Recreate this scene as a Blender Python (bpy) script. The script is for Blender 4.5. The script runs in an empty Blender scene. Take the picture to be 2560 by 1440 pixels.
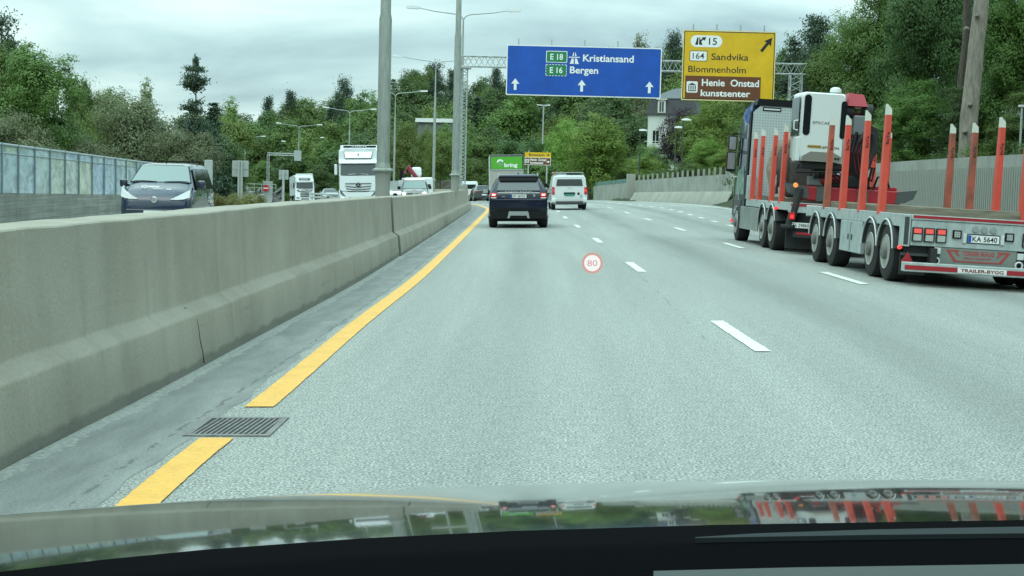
import bpy, bmesh, math, random
import numpy as np
from mathutils import Vector, Matrix, Euler
R = math.radians
S = bpy.context.scene
COL = S.collection

# ------------------------------------------------------------------ camera
F_PX = 3700.0
EYE = 1.595
ROLL = R(1.4)
PITCH = math.atan(270 / F_PX)
cam = bpy.data.cameras.new('camera')
cam_o = bpy.data.objects.new('camera', cam)
COL.objects.link(cam_o)
cam.sensor_width = 36
cam.lens = F_PX / 2560 * 36
cam.clip_start = 0.05
cam.clip_end = 4000
CAM_M = Matrix.Rotation(-ROLL, 3, 'Y') @ Matrix.Rotation(math.pi / 2 - PITCH, 3, 'X')
cam_o.matrix_world = Matrix.Translation((0, 0, EYE)) @ CAM_M.to_4x4()
S.camera = cam_o

# ------------------------------------------------------------------ sky, sun, exposure
SUN_EL, SUN_AZ = 52, 200
w = bpy.data.worlds.new('World')
S.world = w
w.use_nodes = True
wn, wl = w.node_tree.nodes, w.node_tree.links
wn.clear()
wout = wn.new('ShaderNodeOutputWorld')
bg = wn.new('ShaderNodeBackground')
sky = wn.new('ShaderNodeTexSky')
sky.sky_type = 'NISHITA'
sky.sun_disc = False
sky.sun_elevation = R(SUN_EL)
sky.sun_rotation = R(SUN_AZ)
sky_s = wn.new('ShaderNodeVectorMath'); sky_s.operation = 'SCALE'
sky_s.inputs['Scale'].default_value = 0.10
wl.new(sky.outputs[0], sky_s.inputs[0])
tc = wn.new('ShaderNodeTexCoord')
sep = wn.new('ShaderNodeSeparateXYZ'); wl.new(tc.outputs['Generated'], sep.inputs[0])
def wmath(op, a, b=None, clamp=False):
    n = wn.new('ShaderNodeMath'); n.operation = op; n.use_clamp = clamp
    for i, x in enumerate((a, b)):
        if x is None: continue
        if isinstance(x, (int, float)): n.inputs[i].default_value = x
        else: wl.new(x, n.inputs[i])
    return n.outputs[0]
zc = wmath('MAXIMUM', sep.outputs[2], 0.0)
den = wmath('ADD', zc, 0.20)
cx = wmath('DIVIDE', sep.outputs[0], den)
cy = wmath('DIVIDE', sep.outputs[1], den)
comb = wn.new('ShaderNodeCombineXYZ'); wl.new(cx, comb.inputs[0]); wl.new(cy, comb.inputs[1])
nz = wn.new('ShaderNodeTexNoise'); nz.inputs['Scale'].default_value = 1.25
nz.inputs['Detail'].default_value = 7; nz.inputs['Roughness'].default_value = 0.5
nz.inputs['Distortion'].default_value = 0.35
mp = wn.new('ShaderNodeMapping'); mp.inputs['Location'].default_value = (3.1, 1.7, 0)
mp.inputs['Scale'].default_value = (0.85, 1.0, 1)
wl.new(comb.outputs[0], mp.inputs[0]); wl.new(mp.outputs[0], nz.inputs['Vector'])
ramp = wn.new('ShaderNodeValToRGB')
ramp.color_ramp.elements[0].position = 0.36; ramp.color_ramp.elements[0].color = (0.295, 0.450, 0.485, 1)
ramp.color_ramp.elements[1].position = 0.64; ramp.color_ramp.elements[1].color = (0.720, 0.930, 0.885, 1)
e = ramp.color_ramp.elements.new(0.49); e.color = (0.480, 0.690, 0.692, 1)
wl.new(nz.outputs['Fac'], ramp.inputs[0])
# an overcast sky is about three times as bright overhead as at the horizon
gain = wmath('ADD', wmath('MULTIPLY', wmath('POWER', zc, 1.1), 3.0), 0.98)
cl = wn.new('ShaderNodeVectorMath'); cl.operation = 'SCALE'
wl.new(ramp.outputs[0], cl.inputs[0]); wl.new(gain, cl.inputs['Scale'])
mx = wn.new('ShaderNodeMix'); mx.data_type = 'RGBA'; mx.inputs[0].default_value = 0.90
wl.new(sky_s.outputs[0], mx.inputs[6]); wl.new(cl.outputs[0], mx.inputs[7])
wl.new(mx.outputs[2], bg.inputs[0]); bg.inputs[1].default_value = 1.0
wl.new(bg.outputs[0], wout.inputs[0])
sun = bpy.data.lights.new('sun', 'SUN'); sun.energy = 0.7; sun.angle = R(35); sun.color = (1, .96, .88)
sun_o = bpy.data.objects.new('sun', sun); COL.objects.link(sun_o)
sun_o.rotation_euler = Euler((R(90 - SUN_EL), 0, R(180 - SUN_AZ + 0)), 'XYZ')
S.view_settings.view_transform = 'Standard'
S.view_settings.look = 'None'
S.view_settings.exposure = 0.10
S.view_settings.gamma = 1
S.view_settings.use_curve_mapping = False
S.cycles.max_bounces = 6
S.cycles.diffuse_bounces = 3
S.cycles.glossy_bounces = 3
S.cycles.transparent_max_bounces = 8
S.cycles.caustics_reflective = False
S.cycles.caustics_refractive = False
S.cycles.use_denoising = True

# ------------------------------------------------------------------ geometry of the road
def ss(a, b, x):
    t = (x - a) / (b - a)
    t = 0 if t < 0 else 1 if t > 1 else t
    return t * t * (3 - 2 * t)
_K = [(-80, -3.3), (-30, -3.0), (8, -2.757), (10.5, -2.66), (14, -2.57), (22.7, -2.38), (32, -2.32), (60, -2.22), (82, -2.25),
      (92, -2.72), (104, -3.6), (121, -5.7), (140, -8.5), (161, -12.6), (192, -20.9), (223, -31.6), (247, -42.5),
      (300, -72), (400, -145), (600, -320), (1200, -900)]
_kx = [a for a, b in _K]; _ky = [b for a, b in _K]
_km = []
for i in range(len(_K)):
    if i in (0, len(_K) - 1):
        j = 0 if i == 0 else len(_K) - 2
        _km.append((_ky[j + 1] - _ky[j]) / (_kx[j + 1] - _kx[j]))
    else:
        _km.append((_ky[i + 1] - _ky[i - 1]) / (_kx[i + 1] - _kx[i - 1]))
def base_x(y):                       # foot of the median barrier on our side
    if y <= _kx[0]: return _ky[0]
    if y >= _kx[-1]: return _ky[-1]
    i = 0
    while _kx[i + 1] < y: i += 1
    h = _kx[i + 1] - _kx[i]; t = (y - _kx[i]) / h
    return ((2*t**3 - 3*t*t + 1) * _ky[i] + (t**3 - 2*t*t + t) * h * _km[i]
            + (-2*t**3 + 3*t*t) * _ky[i + 1] + (t**3 - t*t) * h * _km[i + 1])
def slope_x(y): return (base_x(y + .5) - base_x(y - .5))
def yaw_at(y): return math.atan(-slope_x(y))      # heading, counter-clockwise from +Y
def bank(y): return .0244 + .012 * ss(60, 110, y)
def ground(x, y):
    d = min(max(0.0, y - 70), 230)
    bk = bank(y)
    if x < base_x(y) - .43: bk *= ss(45, 95, y)
    z = bk * max(-25, min(25, x - base_x(y) - 2.3)) - d * d / 8360
    z -= .059 * min(max(0.0, x - 5.6), 4.5) * (1 - ss(48, 80, y))
    return z
def ray(u, v):
    return CAM_M @ Vector(((u - 1280) / F_PX, (720 - v) / F_PX, -1))
def P(u, v, Y):                      # the point seen at photo pixel u, v standing Y metres ahead
    d = ray(u, v); k = Y / d.y
    return Vector((d.x * k, Y, EYE + d.z * k))
def X(u, Y, v=460): return P(u, v, Y).x
def Zt(u, v, Y): return P(u, v, Y).z

# ------------------------------------------------------------------ materials
MATS = {}
def mat(name, color, rough=.6, metal=0, var=0, vscale=3, bump=0, bscale=30, emit=None, coat=0, spec=.5, dark=None, stretch=None):
    if name in MATS: return MATS[name]
    m = bpy.data.materials.new(name); m.use_nodes = True
    nt = m.node_tree; b = nt.nodes['Principled BSDF']
    b.inputs['Base Color'].default_value = (*color, 1)
    b.inputs['Roughness'].default_value = rough
    b.inputs['Metallic'].default_value = metal
    b.inputs['Specular IOR Level'].default_value = spec
    if coat: b.inputs['Coat Weight'].default_value = coat; b.inputs['Coat Roughness'].default_value = .04
    if emit:
        b.inputs['Emission Color'].default_value = (*emit[:3], 1); b.inputs['Emission Strength'].default_value = emit[3]
    if var or bump:
        tcn = nt.nodes.new('ShaderNodeTexCoord'); src = tcn.outputs['Object']
        if stretch:
            mpn = nt.nodes.new('ShaderNodeMapping'); mpn.inputs['Scale'].default_value = stretch
            nt.links.new(src, mpn.inputs[0]); src = mpn.outputs[0]
    if var:
        n = nt.nodes.new('ShaderNodeTexNoise'); n.inputs['Scale'].default_value = vscale; n.inputs['Detail'].default_value = 6
        n.inputs['Roughness'].default_value = .65
        nt.links.new(src, n.inputs['Vector'])
        r = nt.nodes.new('ShaderNodeValToRGB')
        r.color_ramp.elements[0].position = .32; r.color_ramp.elements[1].position = .68
        c0 = dark or tuple(c * (1 - var) for c in color)
        r.color_ramp.elements[0].color = (*c0, 1)
        r.color_ramp.elements[1].color = (*[min(1, c * (1 + var * .6)) for c in color], 1)
        nt.links.new(n.outputs['Fac'], r.inputs[0]); nt.links.new(r.outputs[0], b.inputs['Base Color'])
    if bump:
        n2 = nt.nodes.new('ShaderNodeTexNoise'); n2.inputs['Scale'].default_value = bscale; n2.inputs['Detail'].default_value = 5
        nt.links.new(src, n2.inputs['Vector'])
        bp = nt.nodes.new('ShaderNodeBump'); bp.inputs['Strength'].default_value = bump; bp.inputs['Distance'].default_value = .02
        nt.links.new(n2.outputs['Fac'], bp.inputs['Height']); nt.links.new(bp.outputs[0], b.inputs['Normal'])
    MATS[name] = m
    return m

class NT:                            # short-hand for longer node trees
    def __init__(s, name):
        s.m = bpy.data.materials.new(name); s.m.use_nodes = True
        s.t = s.m.node_tree; s.b = s.t.nodes['Principled BSDF']; s.out = s.t.nodes['Material Output']
    def n(s, kind, **kw):
        n = s.t.nodes.new('ShaderNode' + kind)
        for k, v in kw.items(): setattr(n, k, v)
        return n
    def l(s, a, b): s.t.links.new(a, b)
    def math(s, op, a, b=None, c=None, clamp=False):
        n = s.n('Math', operation=op, use_clamp=clamp)
        for i, x in enumerate((a, b, c)):
            if x is None: continue
            if isinstance(x, (int, float)): n.inputs[i].default_value = x
            else: s.l(x, n.inputs[i])
        return n.outputs[0]
    def map(s, src, scale=(1, 1, 1), loc=(0, 0, 0)):
        n = s.n('Mapping'); n.inputs['Scale'].default_value = scale; n.inputs['Location'].default_value = loc
        s.l(src, n.inputs[0]); return n.outputs[0]
    def noise(s, src, scale, detail=4, rough=.6, dist=0):
        n = s.n('TexNoise'); n.inputs['Scale'].default_value = scale; n.inputs['Detail'].default_value = detail
        n.inputs['Roughness'].default_value = rough; n.inputs['Distortion'].default_value = dist
        s.l(src, n.inputs['Vector']); return n.outputs['Fac']
    def ramp(s, fac, *stops):
        n = s.n('ValToRGB'); r = n.color_ramp
        while len(r.elements) < len(stops): r.elements.new(.5)
        for e, (p, c) in zip(r.elements, stops):
            e.position = p; e.color = (*c, 1) if isinstance(c, tuple) else (c, c, c, 1)
        s.l(fac, n.inputs[0]); return n.outputs[0]
    def mix(s, fac, a, b, mode='MIX'):
        n = s.n('Mix', data_type='RGBA', blend_type=mode)
        for i, x in ((0, fac), (6, a), (7, b)):
            if isinstance(x, (int, float)): n.inputs[i].default_value = x
            elif isinstance(x, tuple): n.inputs[i].default_value = (*x, 1)
            else: s.l(x, n.inputs[i])
        return n.outputs[2]
    def bump(s, h, strength=.3, dist=.02):
        n = s.n('Bump'); n.inputs['Strength'].default_value = strength; n.inputs['Distance'].default_value = dist
        s.l(h, n.inputs['Height']); s.l(n.outputs[0], s.b.inputs['Normal'])

# ------------------------------------------------------------------ objects
def tag(o, label=None, cat=None, group=None, kind=None):
    if label: o['label'] = label
    if cat: o['category'] = cat
    if group: o['group'] = group
    if kind: o['kind'] = kind
    return o
def thing(name, label, cat, loc=(0, 0, 0), rot=(0, 0, 0), group=None):
    o = bpy.data.objects.new(name, None); COL.objects.link(o)
    o.empty_display_size = .2
    o.location = loc; o.rotation_euler = rot
    return tag(o, label, cat, group)
def link(name, me, m, parent=None, loc=None, rot=None):
    if m is not None and not me.materials: me.materials.append(m)
    o = bpy.data.objects.new(name, me); COL.objects.link(o)
    if parent: o.parent = parent
    if loc is not None: o.location = loc
    if rot is not None: o.rotation_euler = rot
    return o
def dup(o, parent=None):
    c = o.copy(); COL.objects.link(c)
    if parent: c.parent = parent
    for ch in list(o.children): dup(ch, c)
    return c

class MB:
    """collects shapes in one bmesh"""
    def __init__(s): s.b = bmesh.new()
    def box(s, x0, x1, y0, y1, z0, z1, bev=0, seg=2):
        r = bmesh.ops.create_cube(s.b, size=1)
        vs = r['verts']
        for v in vs:
            v.co = Vector(((x0 + x1) / 2 + v.co.x * abs(x1 - x0), (y0 + y1) / 2 + v.co.y * abs(y1 - y0), (z0 + z1) / 2 + v.co.z * abs(z1 - z0)))
        if bev:
            es = list({e for v in vs for e in v.link_edges})
            bmesh.ops.bevel(s.b, geom=es, offset=bev, segments=seg, profile=.5, affect='EDGES')
        return s
    def obox(s, c, size, M, bev=0):
        r = bmesh.ops.create_cube(s.b, size=1); vs = r['verts']
        for v in vs: v.co = Vector(c) + M @ Vector((v.co.x * size[0], v.co.y * size[1], v.co.z * size[2]))
        if bev:
            es = list({e for v in vs for e in v.link_edges})
            bmesh.ops.bevel(s.b, geom=es, offset=bev, segments=2, profile=.5, affect='EDGES')
        return s
    def tube(s, pts, r, n=10, cap=True):
        pts = [Vector(p) for p in pts]
        rs = r if isinstance(r, (list, tuple)) else [r] * len(pts)
        rings = []; up = None
        for i, p in enumerate(pts):
            d = (pts[min(i + 1, len(pts) - 1)] - pts[max(i - 1, 0)]).normalized()
            if up is None:
                up = Vector((0, 0, 1)) if abs(d.z) < .9 else Vector((1, 0, 0))
            a = d.cross(up)
            if a.length < 1e-4: a = d.orthogonal()
            a.normalize(); b = a.cross(d).normalized(); up = b
            rings.append([s.b.verts.new(p + (a * math.cos(2 * math.pi * k / n) + b * math.sin(2 * math.pi * k / n)) * rs[i]) for k in range(n)])
        for q, t in zip(rings, rings[1:]):
            for k in range(n): s.b.faces.new((q[k], q[(k + 1) % n], t[(k + 1) % n], t[k]))
        if cap:
            s.b.faces.new(rings[0][::-1]); s.b.faces.new(rings[-1])
        return s
    def lathe(s, prof, c, axis='X', n=24, closed=True):
        """prof: (offset along axis, radius)"""
        c = Vector(c); rings = []
        for a, r in prof:
            ring = []
            for k in range(n):
                t = 2 * math.pi * k / n; p, q = r * math.cos(t), r * math.sin(t)
                ring.append(s.b.verts.new(c + (Vector((a, p, q)) if axis == 'X' else Vector((p, a, q)) if axis == 'Y' else Vector((p, q, a)))))
            rings.append(ring)
        for q, t in zip(rings, rings[1:]):
            for k in range(n): s.b.faces.new((q[k], q[(k + 1) % n], t[(k + 1) % n], t[k]))
        if closed:
            s.b.faces.new(rings[0][::-1]); s.b.faces.new(rings[-1])
        return s
    def poly(s, pts, off):
        """flat polygon pushed out along off: a slab"""
        off = Vector(off)
        a = [s.b.verts.new(Vector(p)) for p in pts]; b = [s.b.verts.new(Vector(p) + off) for p in pts]
        n = len(a)
        s.b.faces.new(a[::-1]); s.b.faces.new(b)
        for k in range(n): s.b.faces.new((a[k], a[(k + 1) % n], b[(k + 1) % n], b[k]))
        return s
    def loft(s, rings, cap=True, close=True):
        vr = [[s.b.verts.new(Vector(p)) for p in r] for r in rings]
        n = len(vr[0])
        for q, t in zip(vr, vr[1:]):
            for k in range(n if close else n - 1): s.b.faces.new((q[k], q[(k + 1) % n], t[(k + 1) % n], t[k]))
        if cap:
            s.b.faces.new(vr[0][::-1]); s.b.faces.new(vr[-1])
        return s
    def mesh(s, name='mesh', smooth=0):
        bmesh.ops.recalc_face_normals(s.b, faces=s.b.faces[:])
        me = bpy.data.meshes.new(name); s.b.to_mesh(me); s.b.free()
        if smooth:
            me.polygons.foreach_set('use_smooth', [True] * len(me.polygons))
            me.set_sharp_from_angle(angle=R(smooth))
        return me
    def put(s, name, m, parent=None, smooth=0, loc=None, rot=None):
        return link(name, s.mesh(name, smooth), m, parent, loc, rot)

def sheet(name, rows, m, parent=None, uv=None, smooth=True):
    """grid of points rows[i][j] as one open sheet with metre UVs"""
    nr, nc = len(rows), len(rows[0])
    me = bpy.data.meshes.new(name)
    vs = [tuple(p) for r in rows for p in r]
    fs = [(i * nc + j, i * nc + j + 1, (i + 1) * nc + j + 1, (i + 1) * nc + j) for i in range(nr - 1) for j in range(nc - 1)]
    me.from_pydata(vs, [], fs)
    if uv:
        L = me.uv_layers.new(name='UVMap')
        idx = np.empty(len(me.loops), dtype=np.int32); me.loops.foreach_get('vertex_index', idx)
        flat = np.array([c for r in uv for c in r], dtype=np.float32)
        L.data.foreach_set('uv', flat[idx].ravel())
    if smooth: me.polygons.foreach_set('use_smooth', [True] * len(me.polygons))
    me.update()
    return link(name, me, m, parent)

# lettering
_fc = {}
def _text_raw(s, bold):
    c = bpy.data.curves.new('lettering', 'FONT'); c.body = s; c.size = 1; c.offset = bold; c.resolution_u = 3
    c.fill_mode = 'FRONT'
    o = bpy.data.objects.new('lettering', c); COL.objects.link(o)
    dg = bpy.context.evaluated_depsgraph_get()
    me = bpy.data.meshes.new_from_object(o.evaluated_get(dg))
    bpy.data.objects.remove(o); bpy.data.curves.remove(c)
    return me
def text(s, width, cap, centre, m, parent, M=None, bold=.012, name='lettering', vertical=False):
    """flat lettering, width x cap height, centred, in the parent's XZ plane facing -Y (M turns it)"""
    key = bold
    if key not in _fc:
        h = _text_raw('H', bold); zs = [v.co.y for v in h.vertices]; _fc[key] = (min(zs), max(zs))
    lo, hi = _fc[key]
    me = _text_raw(s, bold)
    xs = [v.co.x for v in me.vertices]; x0, x1 = min(xs), max(xs)
    kx, ky = width / (x1 - x0), cap / (hi - lo)
    for v in me.vertices:
        x, y = (v.co.x - (x0 + x1) / 2) * kx, (v.co.y - (lo + hi) / 2) * ky
        p = Vector((x, 0, y))
        if M is not None: p = M @ p
        v.co = p + Vector(centre)
    me.materials.clear()
    return link(name, me, m, parent)
# ------------------------------------------------------------------ surfaces of the setting
def asphalt():
    q = NT('asphalt'); uv = q.n('TexCoord').outputs['UV']
    g1 = q.noise(uv, 62, 3, .66)
    g2 = q.noise(uv, 9, 4, .6)
    v = q.n('TexVoronoi'); v.inputs['Scale'].default_value = 75; q.l(uv, v.inputs['Vector'])
    stone = q.ramp(v.outputs['Distance'], (.10, 1.0), (.52, 0.0))
    base = q.ramp(g1, (.36, (.072, .078, .070)), (.5, (.240, .254, .232)), (.64, (.520, .545, .500)))
    base = q.mix(q.math('MULTIPLY', stone, .30), base, (.46, .49, .465))
    med = q.ramp(g2, (.3, .86), (.7, 1.12))
    base = q.mix(1, base, med, 'MULTIPLY')
    big = q.ramp(q.noise(q.map(uv, (1.1, .05, 1)), 1.0, 5, .6), (.3, .84), (.7, 1.10))
    base = q.mix(1, base, big, 'MULTIPLY')
    sx = q.n('SeparateXYZ'); q.l(uv, sx.inputs[0])
    # oil track down the middle of the second and third lanes, worn paler wheel tracks
    wob = q.math('MULTIPLY', q.math('SUBTRACT', q.noise(q.map(uv, (.01, .06, 1)), 1, 2), .5), .8)
    xs = q.math('ADD', sx.outputs[0], wob)
    def stripe(c, wd, amt):
        d = q.math('DIVIDE', q.math('SUBTRACT', xs, c), wd)
        return q.math('MULTIPLY', q.math('POWER', 2.718, q.math('MULTIPLY', q.math('MULTIPLY', d, d), -1)), amt)
    dark = q.math('ADD', stripe(6.25, .45, .42), stripe(9.6, .45, .40))
    dark = q.math('ADD', dark, stripe(2.55, .42, .20))
    dark = q.math('ADD', dark, q.math('ADD', stripe(1.55, .30, -.07), stripe(3.45, .30, -.07)))
    dark = q.math('MAXIMUM', dark, 0.0)
    dark = q.math('MULTIPLY', dark, q.ramp(q.noise(q.map(uv, (.5, .12, 1)), 1, 3), (.3, .55), (.65, 1.0)))
    base = q.mix(dark, base, (.06, .07, .068))
    # paving seam just left of the first lane line
    wob2 = q.math('MULTIPLY', q.math('SUBTRACT', q.noise(q.map(uv, (.01, 1.3, 1)), 1, 4), .5), .10)
    d = q.math('ABSOLUTE', q.math('SUBTRACT', q.math('ADD', sx.outputs[0], wob2), 4.52))
    seam = q.math('MULTIPLY', q.math('MULTIPLY', q.math('LESS_THAN', d, .008), q.math('GREATER_THAN', sx.outputs[1], 13.5)), q.math('GREATER_THAN', q.noise(q.map(uv, (6, 1.6, 1)), 1.5, 4), .50))
    base = q.mix(q.math('MULTIPLY', seam, .40), base, (.02, .022, .022))
    # scattered small pits
    pit = q.math('GREATER_THAN', q.noise(q.map(uv, (1, .35, 1)), 5, 5, .75), .73)
    base = q.mix(q.math('MULTIPLY', pit, .6), base, (.03, .033, .033))
    q.l(base, q.b.inputs['Base Color'])
    q.b.inputs['Roughness'].default_value = .72
    q.b.inputs['Specular IOR Level'].default_value = .5
    q.bump(q.math('ADD', g1, q.math('MULTIPLY', stone, .5)), .55, .008)
    return q.m
def gutter_mat():
    q = NT('gutter_asphalt'); uv = q.n('TexCoord').outputs['UV']
    a = q.noise(q.map(uv, (2.2, .5, 1)), 1.6, 7, .65, .4)
    base = q.ramp(a, (.3, (.130, .143, .136)), (.55, (.200, .214, .203)), (.75, (.275, .288, .268)))
    fine = q.ramp(q.noise(uv, 55, 4, .7), (.32, .66), (.66, 1.26))
    base = q.mix(1, base, fine, 'MULTIPLY')
    sx = q.n('SeparateXYZ'); q.l(uv, sx.inputs[0])
    # pale grit swept against the foot of the barrier
    e = q.math('ADD', sx.outputs[0], q.math('MULTIPLY', q.math('SUBTRACT', q.noise(q.map(uv, (2, 1.2, 1)), 2.2, 6, .7), .5), .34))
    grit = q.math('MULTIPLY', q.math('LESS_THAN', e, .13), q.ramp(q.noise(uv, 24, 4, .7), (.38, 0.0), (.6, .85)))
    base = q.mix(grit, base, (.36, .37, .33))
    # crumbled edge towards the yellow line
    e2 = q.math('ADD', sx.outputs[0], q.math('MULTIPLY', q.math('SUBTRACT', q.noise(q.map(uv, (1, 1.0, 1)), 3.0, 5, .7), .5), .12))
    edge = q.math('LESS_THAN', q.math('ABSOLUTE', q.math('SUBTRACT', e2, .64)), .014)
    edge = q.math('MULTIPLY', edge, q.math('GREATER_THAN', q.noise(q.map(uv, (9, 3.5, 1)), 1.2, 3), .5))
    base = q.mix(q.math('MULTIPLY', edge, .5), base, (.02, .022, .022))
    q.l(base, q.b.inputs['Base Color']); q.b.inputs['Roughness'].default_value = .7
    q.bump(q.math('ADD', a, q.noise(uv, 60, 2)), .35, .006)
    return q.m
def paint_mat(name, col, wear):
    q = NT(name); uv = q.n('TexCoord').outputs['Object']
    n = q.noise(uv, 3.5, 6, .7)
    c = q.ramp(n, (.3, tuple(x * .80 for x in col)), (.65, col))
    c = q.mix(1, c, q.ramp(q.noise(uv, 26, 5, .75), (.3, .84), (.6, 1.04)), 'MULTIPLY')
    chips = q.math('MULTIPLY', q.math('GREATER_THAN', q.math('ADD', q.noise(uv, 30, 5, .75), q.math('MULTIPLY', n, .35)), .80), wear)
    c = q.mix(chips, c, (.20, .23, .22))
    q.l(c, q.b.inputs['Base Color']); q.b.inputs['Roughness'].default_value = .55
    q.bump(q.noise(uv, 70, 2), .2, .004)
    return q.m
def concrete(name, lo, mid, hi, streak=.5, ribs=0):
    q = NT(name); uv = q.n('TexCoord').outputs['UV']
    cloud = q.noise(q.map(uv, (.55, .55, 1)), 1.3, 6, .62, .3)
    base = q.ramp(cloud, (.28, lo), (.52, mid), (.76, hi))
    st = q.noise(q.map(uv, (1.9, .16, 1)), 1.0, 6, .72, .6)
    base = q.mix(q.math('MULTIPLY', q.ramp(st, (.52, 0.0), (.72, 1.0)), streak), base, tuple(x * .45 for x in lo))
    st2 = q.noise(q.map(uv, (2.9, .10, 1), (7, 3, 0)), 1.0, 5, .75, .4)
    base = q.mix(q.math('MULTIPLY', q.ramp(st2, (.60, 0.0), (.74, 1.0)), streak * .7), base, tuple(min(1, x * 1.35) for x in hi))
    fine = q.ramp(q.noise(uv, 30, 5, .7), (.3, .90), (.7, 1.08))
    base = q.mix(1, base, fine, 'MULTIPLY')
    q.l(base, q.b.inputs['Base Color']); q.b.inputs['Roughness'].default_value = .85
    q.b.inputs['Specular IOR Level'].default_value = .3
    q.bump(q.math('ADD', q.math('MULTIPLY', cloud, .6), q.noise(uv, 45, 4)), .3, .012)
    return q, base, uv
def barrier_mat():
    q, base, uv = concrete('barrier_concrete', (.268, .254, .206), (.330, .314, .258), (.385, .368, .308), .26)
    sx = q.n('SeparateXYZ'); q.l(uv, sx.inputs[0])
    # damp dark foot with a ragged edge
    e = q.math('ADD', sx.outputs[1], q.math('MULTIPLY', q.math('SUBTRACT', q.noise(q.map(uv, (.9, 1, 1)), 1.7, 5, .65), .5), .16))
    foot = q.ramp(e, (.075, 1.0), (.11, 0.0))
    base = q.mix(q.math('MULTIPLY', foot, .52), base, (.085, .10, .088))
    # dark scuffs dragged along the lower half, small pores
    sc = q.noise(q.map(uv, (.35, 7, 1), (2, 0, 0)), 1.0, 6, .7)
    low = q.ramp(sx.outputs[1], (.15, 1.0), (1.1, 0.12))
    base = q.mix(q.math('MULTIPLY', q.math('MULTIPLY', q.ramp(sc, (.60, 0.0), (.70, 1.0)), low), .40), base, (.085, .085, .072))
    pores = q.math('GREATER_THAN', q.noise(uv, 19, 3, .6), .735)
    base = q.mix(q.math('MULTIPLY', pores, .55), base, (.07, .07, .06))
    q.l(base, q.b.inputs['Base Color'])
    return q.m
def terrain_mat():
    q = NT('meadow_ground'); o = q.n('TexCoord').outputs['Object']
    c = q.ramp(q.noise(o, .12, 6, .65), (.3, (.028, .042, .018)), (.5, (.055, .075, .028)), (.72, (.115, .105, .045)))
    c = q.mix(q.ramp(q.noise(o, 3.0, 5, .7), (.35, .55), (.65, 0.0)), c, (.02, .03, .014))
    q.l(c, q.b.inputs['Base Color']); q.b.inputs['Roughness'].default_value = .95
    q.bump(q.noise(o, 2.5, 6, .7), .8, .3)
    return q.m
M_ASPH, M_GUT, M_BAR = asphalt(), gutter_mat(), barrier_mat()
M_YEL = paint_mat('yellow_paint', (.82, .435, .060), .6)
M_WHI = paint_mat('white_road_paint', (.74, .76, .68), .7)
M_CONC = concrete('wall_concrete', (.22, .235, .205), (.30, .315, .28), (.38, .39, .35), .35)[0].m
M_CONC2 = concrete('pale_concrete', (.25, .255, .22), (.31, .315, .27), (.365, .37, .32), .3)[0].m
M_GALV = mat('galvanised_steel', (.40, .44, .43), .5, .35, .18, 6)
M_POLE = mat('weathered_pole_steel', (.285, .32, .29), .6, .15, .28, 3.5, stretch=(3, 3, .5))
M_BLACK = mat('black_plastic', (.009, .010, .011), .5, spec=.2)
M_RUB = mat('tyre_rubber', (.018, .019, .019), .8, var=.3, vscale=9)
M_WHITE = mat('white_vehicle_paint', (.72, .76, .76), .3, coat=.6)
M_LAMP = mat('pale_lamp_housing', (.60, .63, .62), .5)
M_GLASS = mat('dark_window_glass', (.012, .016, .018), .04, spec=.9)
M_RED = mat('red_lens', (.55, .02, .02), .25, spec=.6)
M_REDLIT = mat('lit_red_lamp', (.6, .03, .03), .3, emit=(1, .05, .05, .8))
M_CHROME = mat('bright_trim', (.7, .72, .72), .2, .9)
M_BARK = mat('bark', (.115, .095, .075), .95, var=.5, vscale=5, bump=.8, bscale=14, stretch=(4, 4, .8))

# ------------------------------------------------------------------ terrain: one sheet out to the horizon
def terrain_z(x, y):
    s = x - base_x(y)
    z = ground(x, y) - .12
    if s > 15.3:
        z += 2.0 * ss(16.2, 18.5, s) * (1 - ss(120, 150, y)) + 13 * ss(24, 125, s) * ss(60, 200, y) + 12 * ss(150, 420, s)
        z += 3.0 * ss(18, 40, s) * (1 - ss(60, 110, y))
    if s < -14.3:
        z += 7 * ss(-24, -90, s) * ss(110, 260, y) + 8 * ss(-40, -260, s)
    return z
xs = [-1500, -900, -600, -420, -320] + [i * 4 for i in range(-66, 66)] + [300, 400, 600, 900, 1500]
ys = [-300, -150, -80] + [i * 4 for i in range(-14, 110)] + [470, 540, 640, 800, 1100, 1600, 2400]
rows = [[(x, y, terrain_z(x, y)) for x in xs] for y in ys]
sheet('terrain', rows, terrain_mat())['kind'] = 'structure'

# ------------------------------------------------------------------ road sheets and painted markings
def strip(name, s0, s1, y0, y1, dy, lift, m, parent=None, nx=2, f0=None, f1=None, rag=0):
    rows, uv = [], []
    n = max(1, int(round((y1 - y0) / dy)))
    for i in range(n + 1):
        y = y0 + (y1 - y0) * i / n; b = base_x(y)
        a0 = f0(y) if f0 else b + s0; a1 = f1(y) if f1 else b + s1
        r = [a0 + (a1 - a0) * j / (nx - 1) for j in range(nx)]
        rows.append([(x, y, ground(x, y) + lift) for x in r]); uv.append([(x - b, y) for x in r])
    if rag:
        rr = random.Random(int(y0 * 7 + 13))
        for r in rows:
            for j in (0, -1): x, y, z = r[j]; r[j] = (x + rr.gauss(0, rag), y, z)
    return sheet(name, rows, m, parent, uv)
road = strip('road', 0.0, 15.45, -40, 330, 1.5, 0, M_ASPH, nx=32); road['kind'] = 'structure'
opp = strip('opposite_road', -14.2, -.66, -40, 330, 1.5, -.02, M_ASPH, nx=20); opp['kind'] = 'structure'
def yl0(y): return base_x(y) + (.80 if y > 40 else .72 + .08 * ss(5, 40, y)) + .06 * ss(30, 80, y) + .165 * (1 - ss(5, 19, y))
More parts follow.
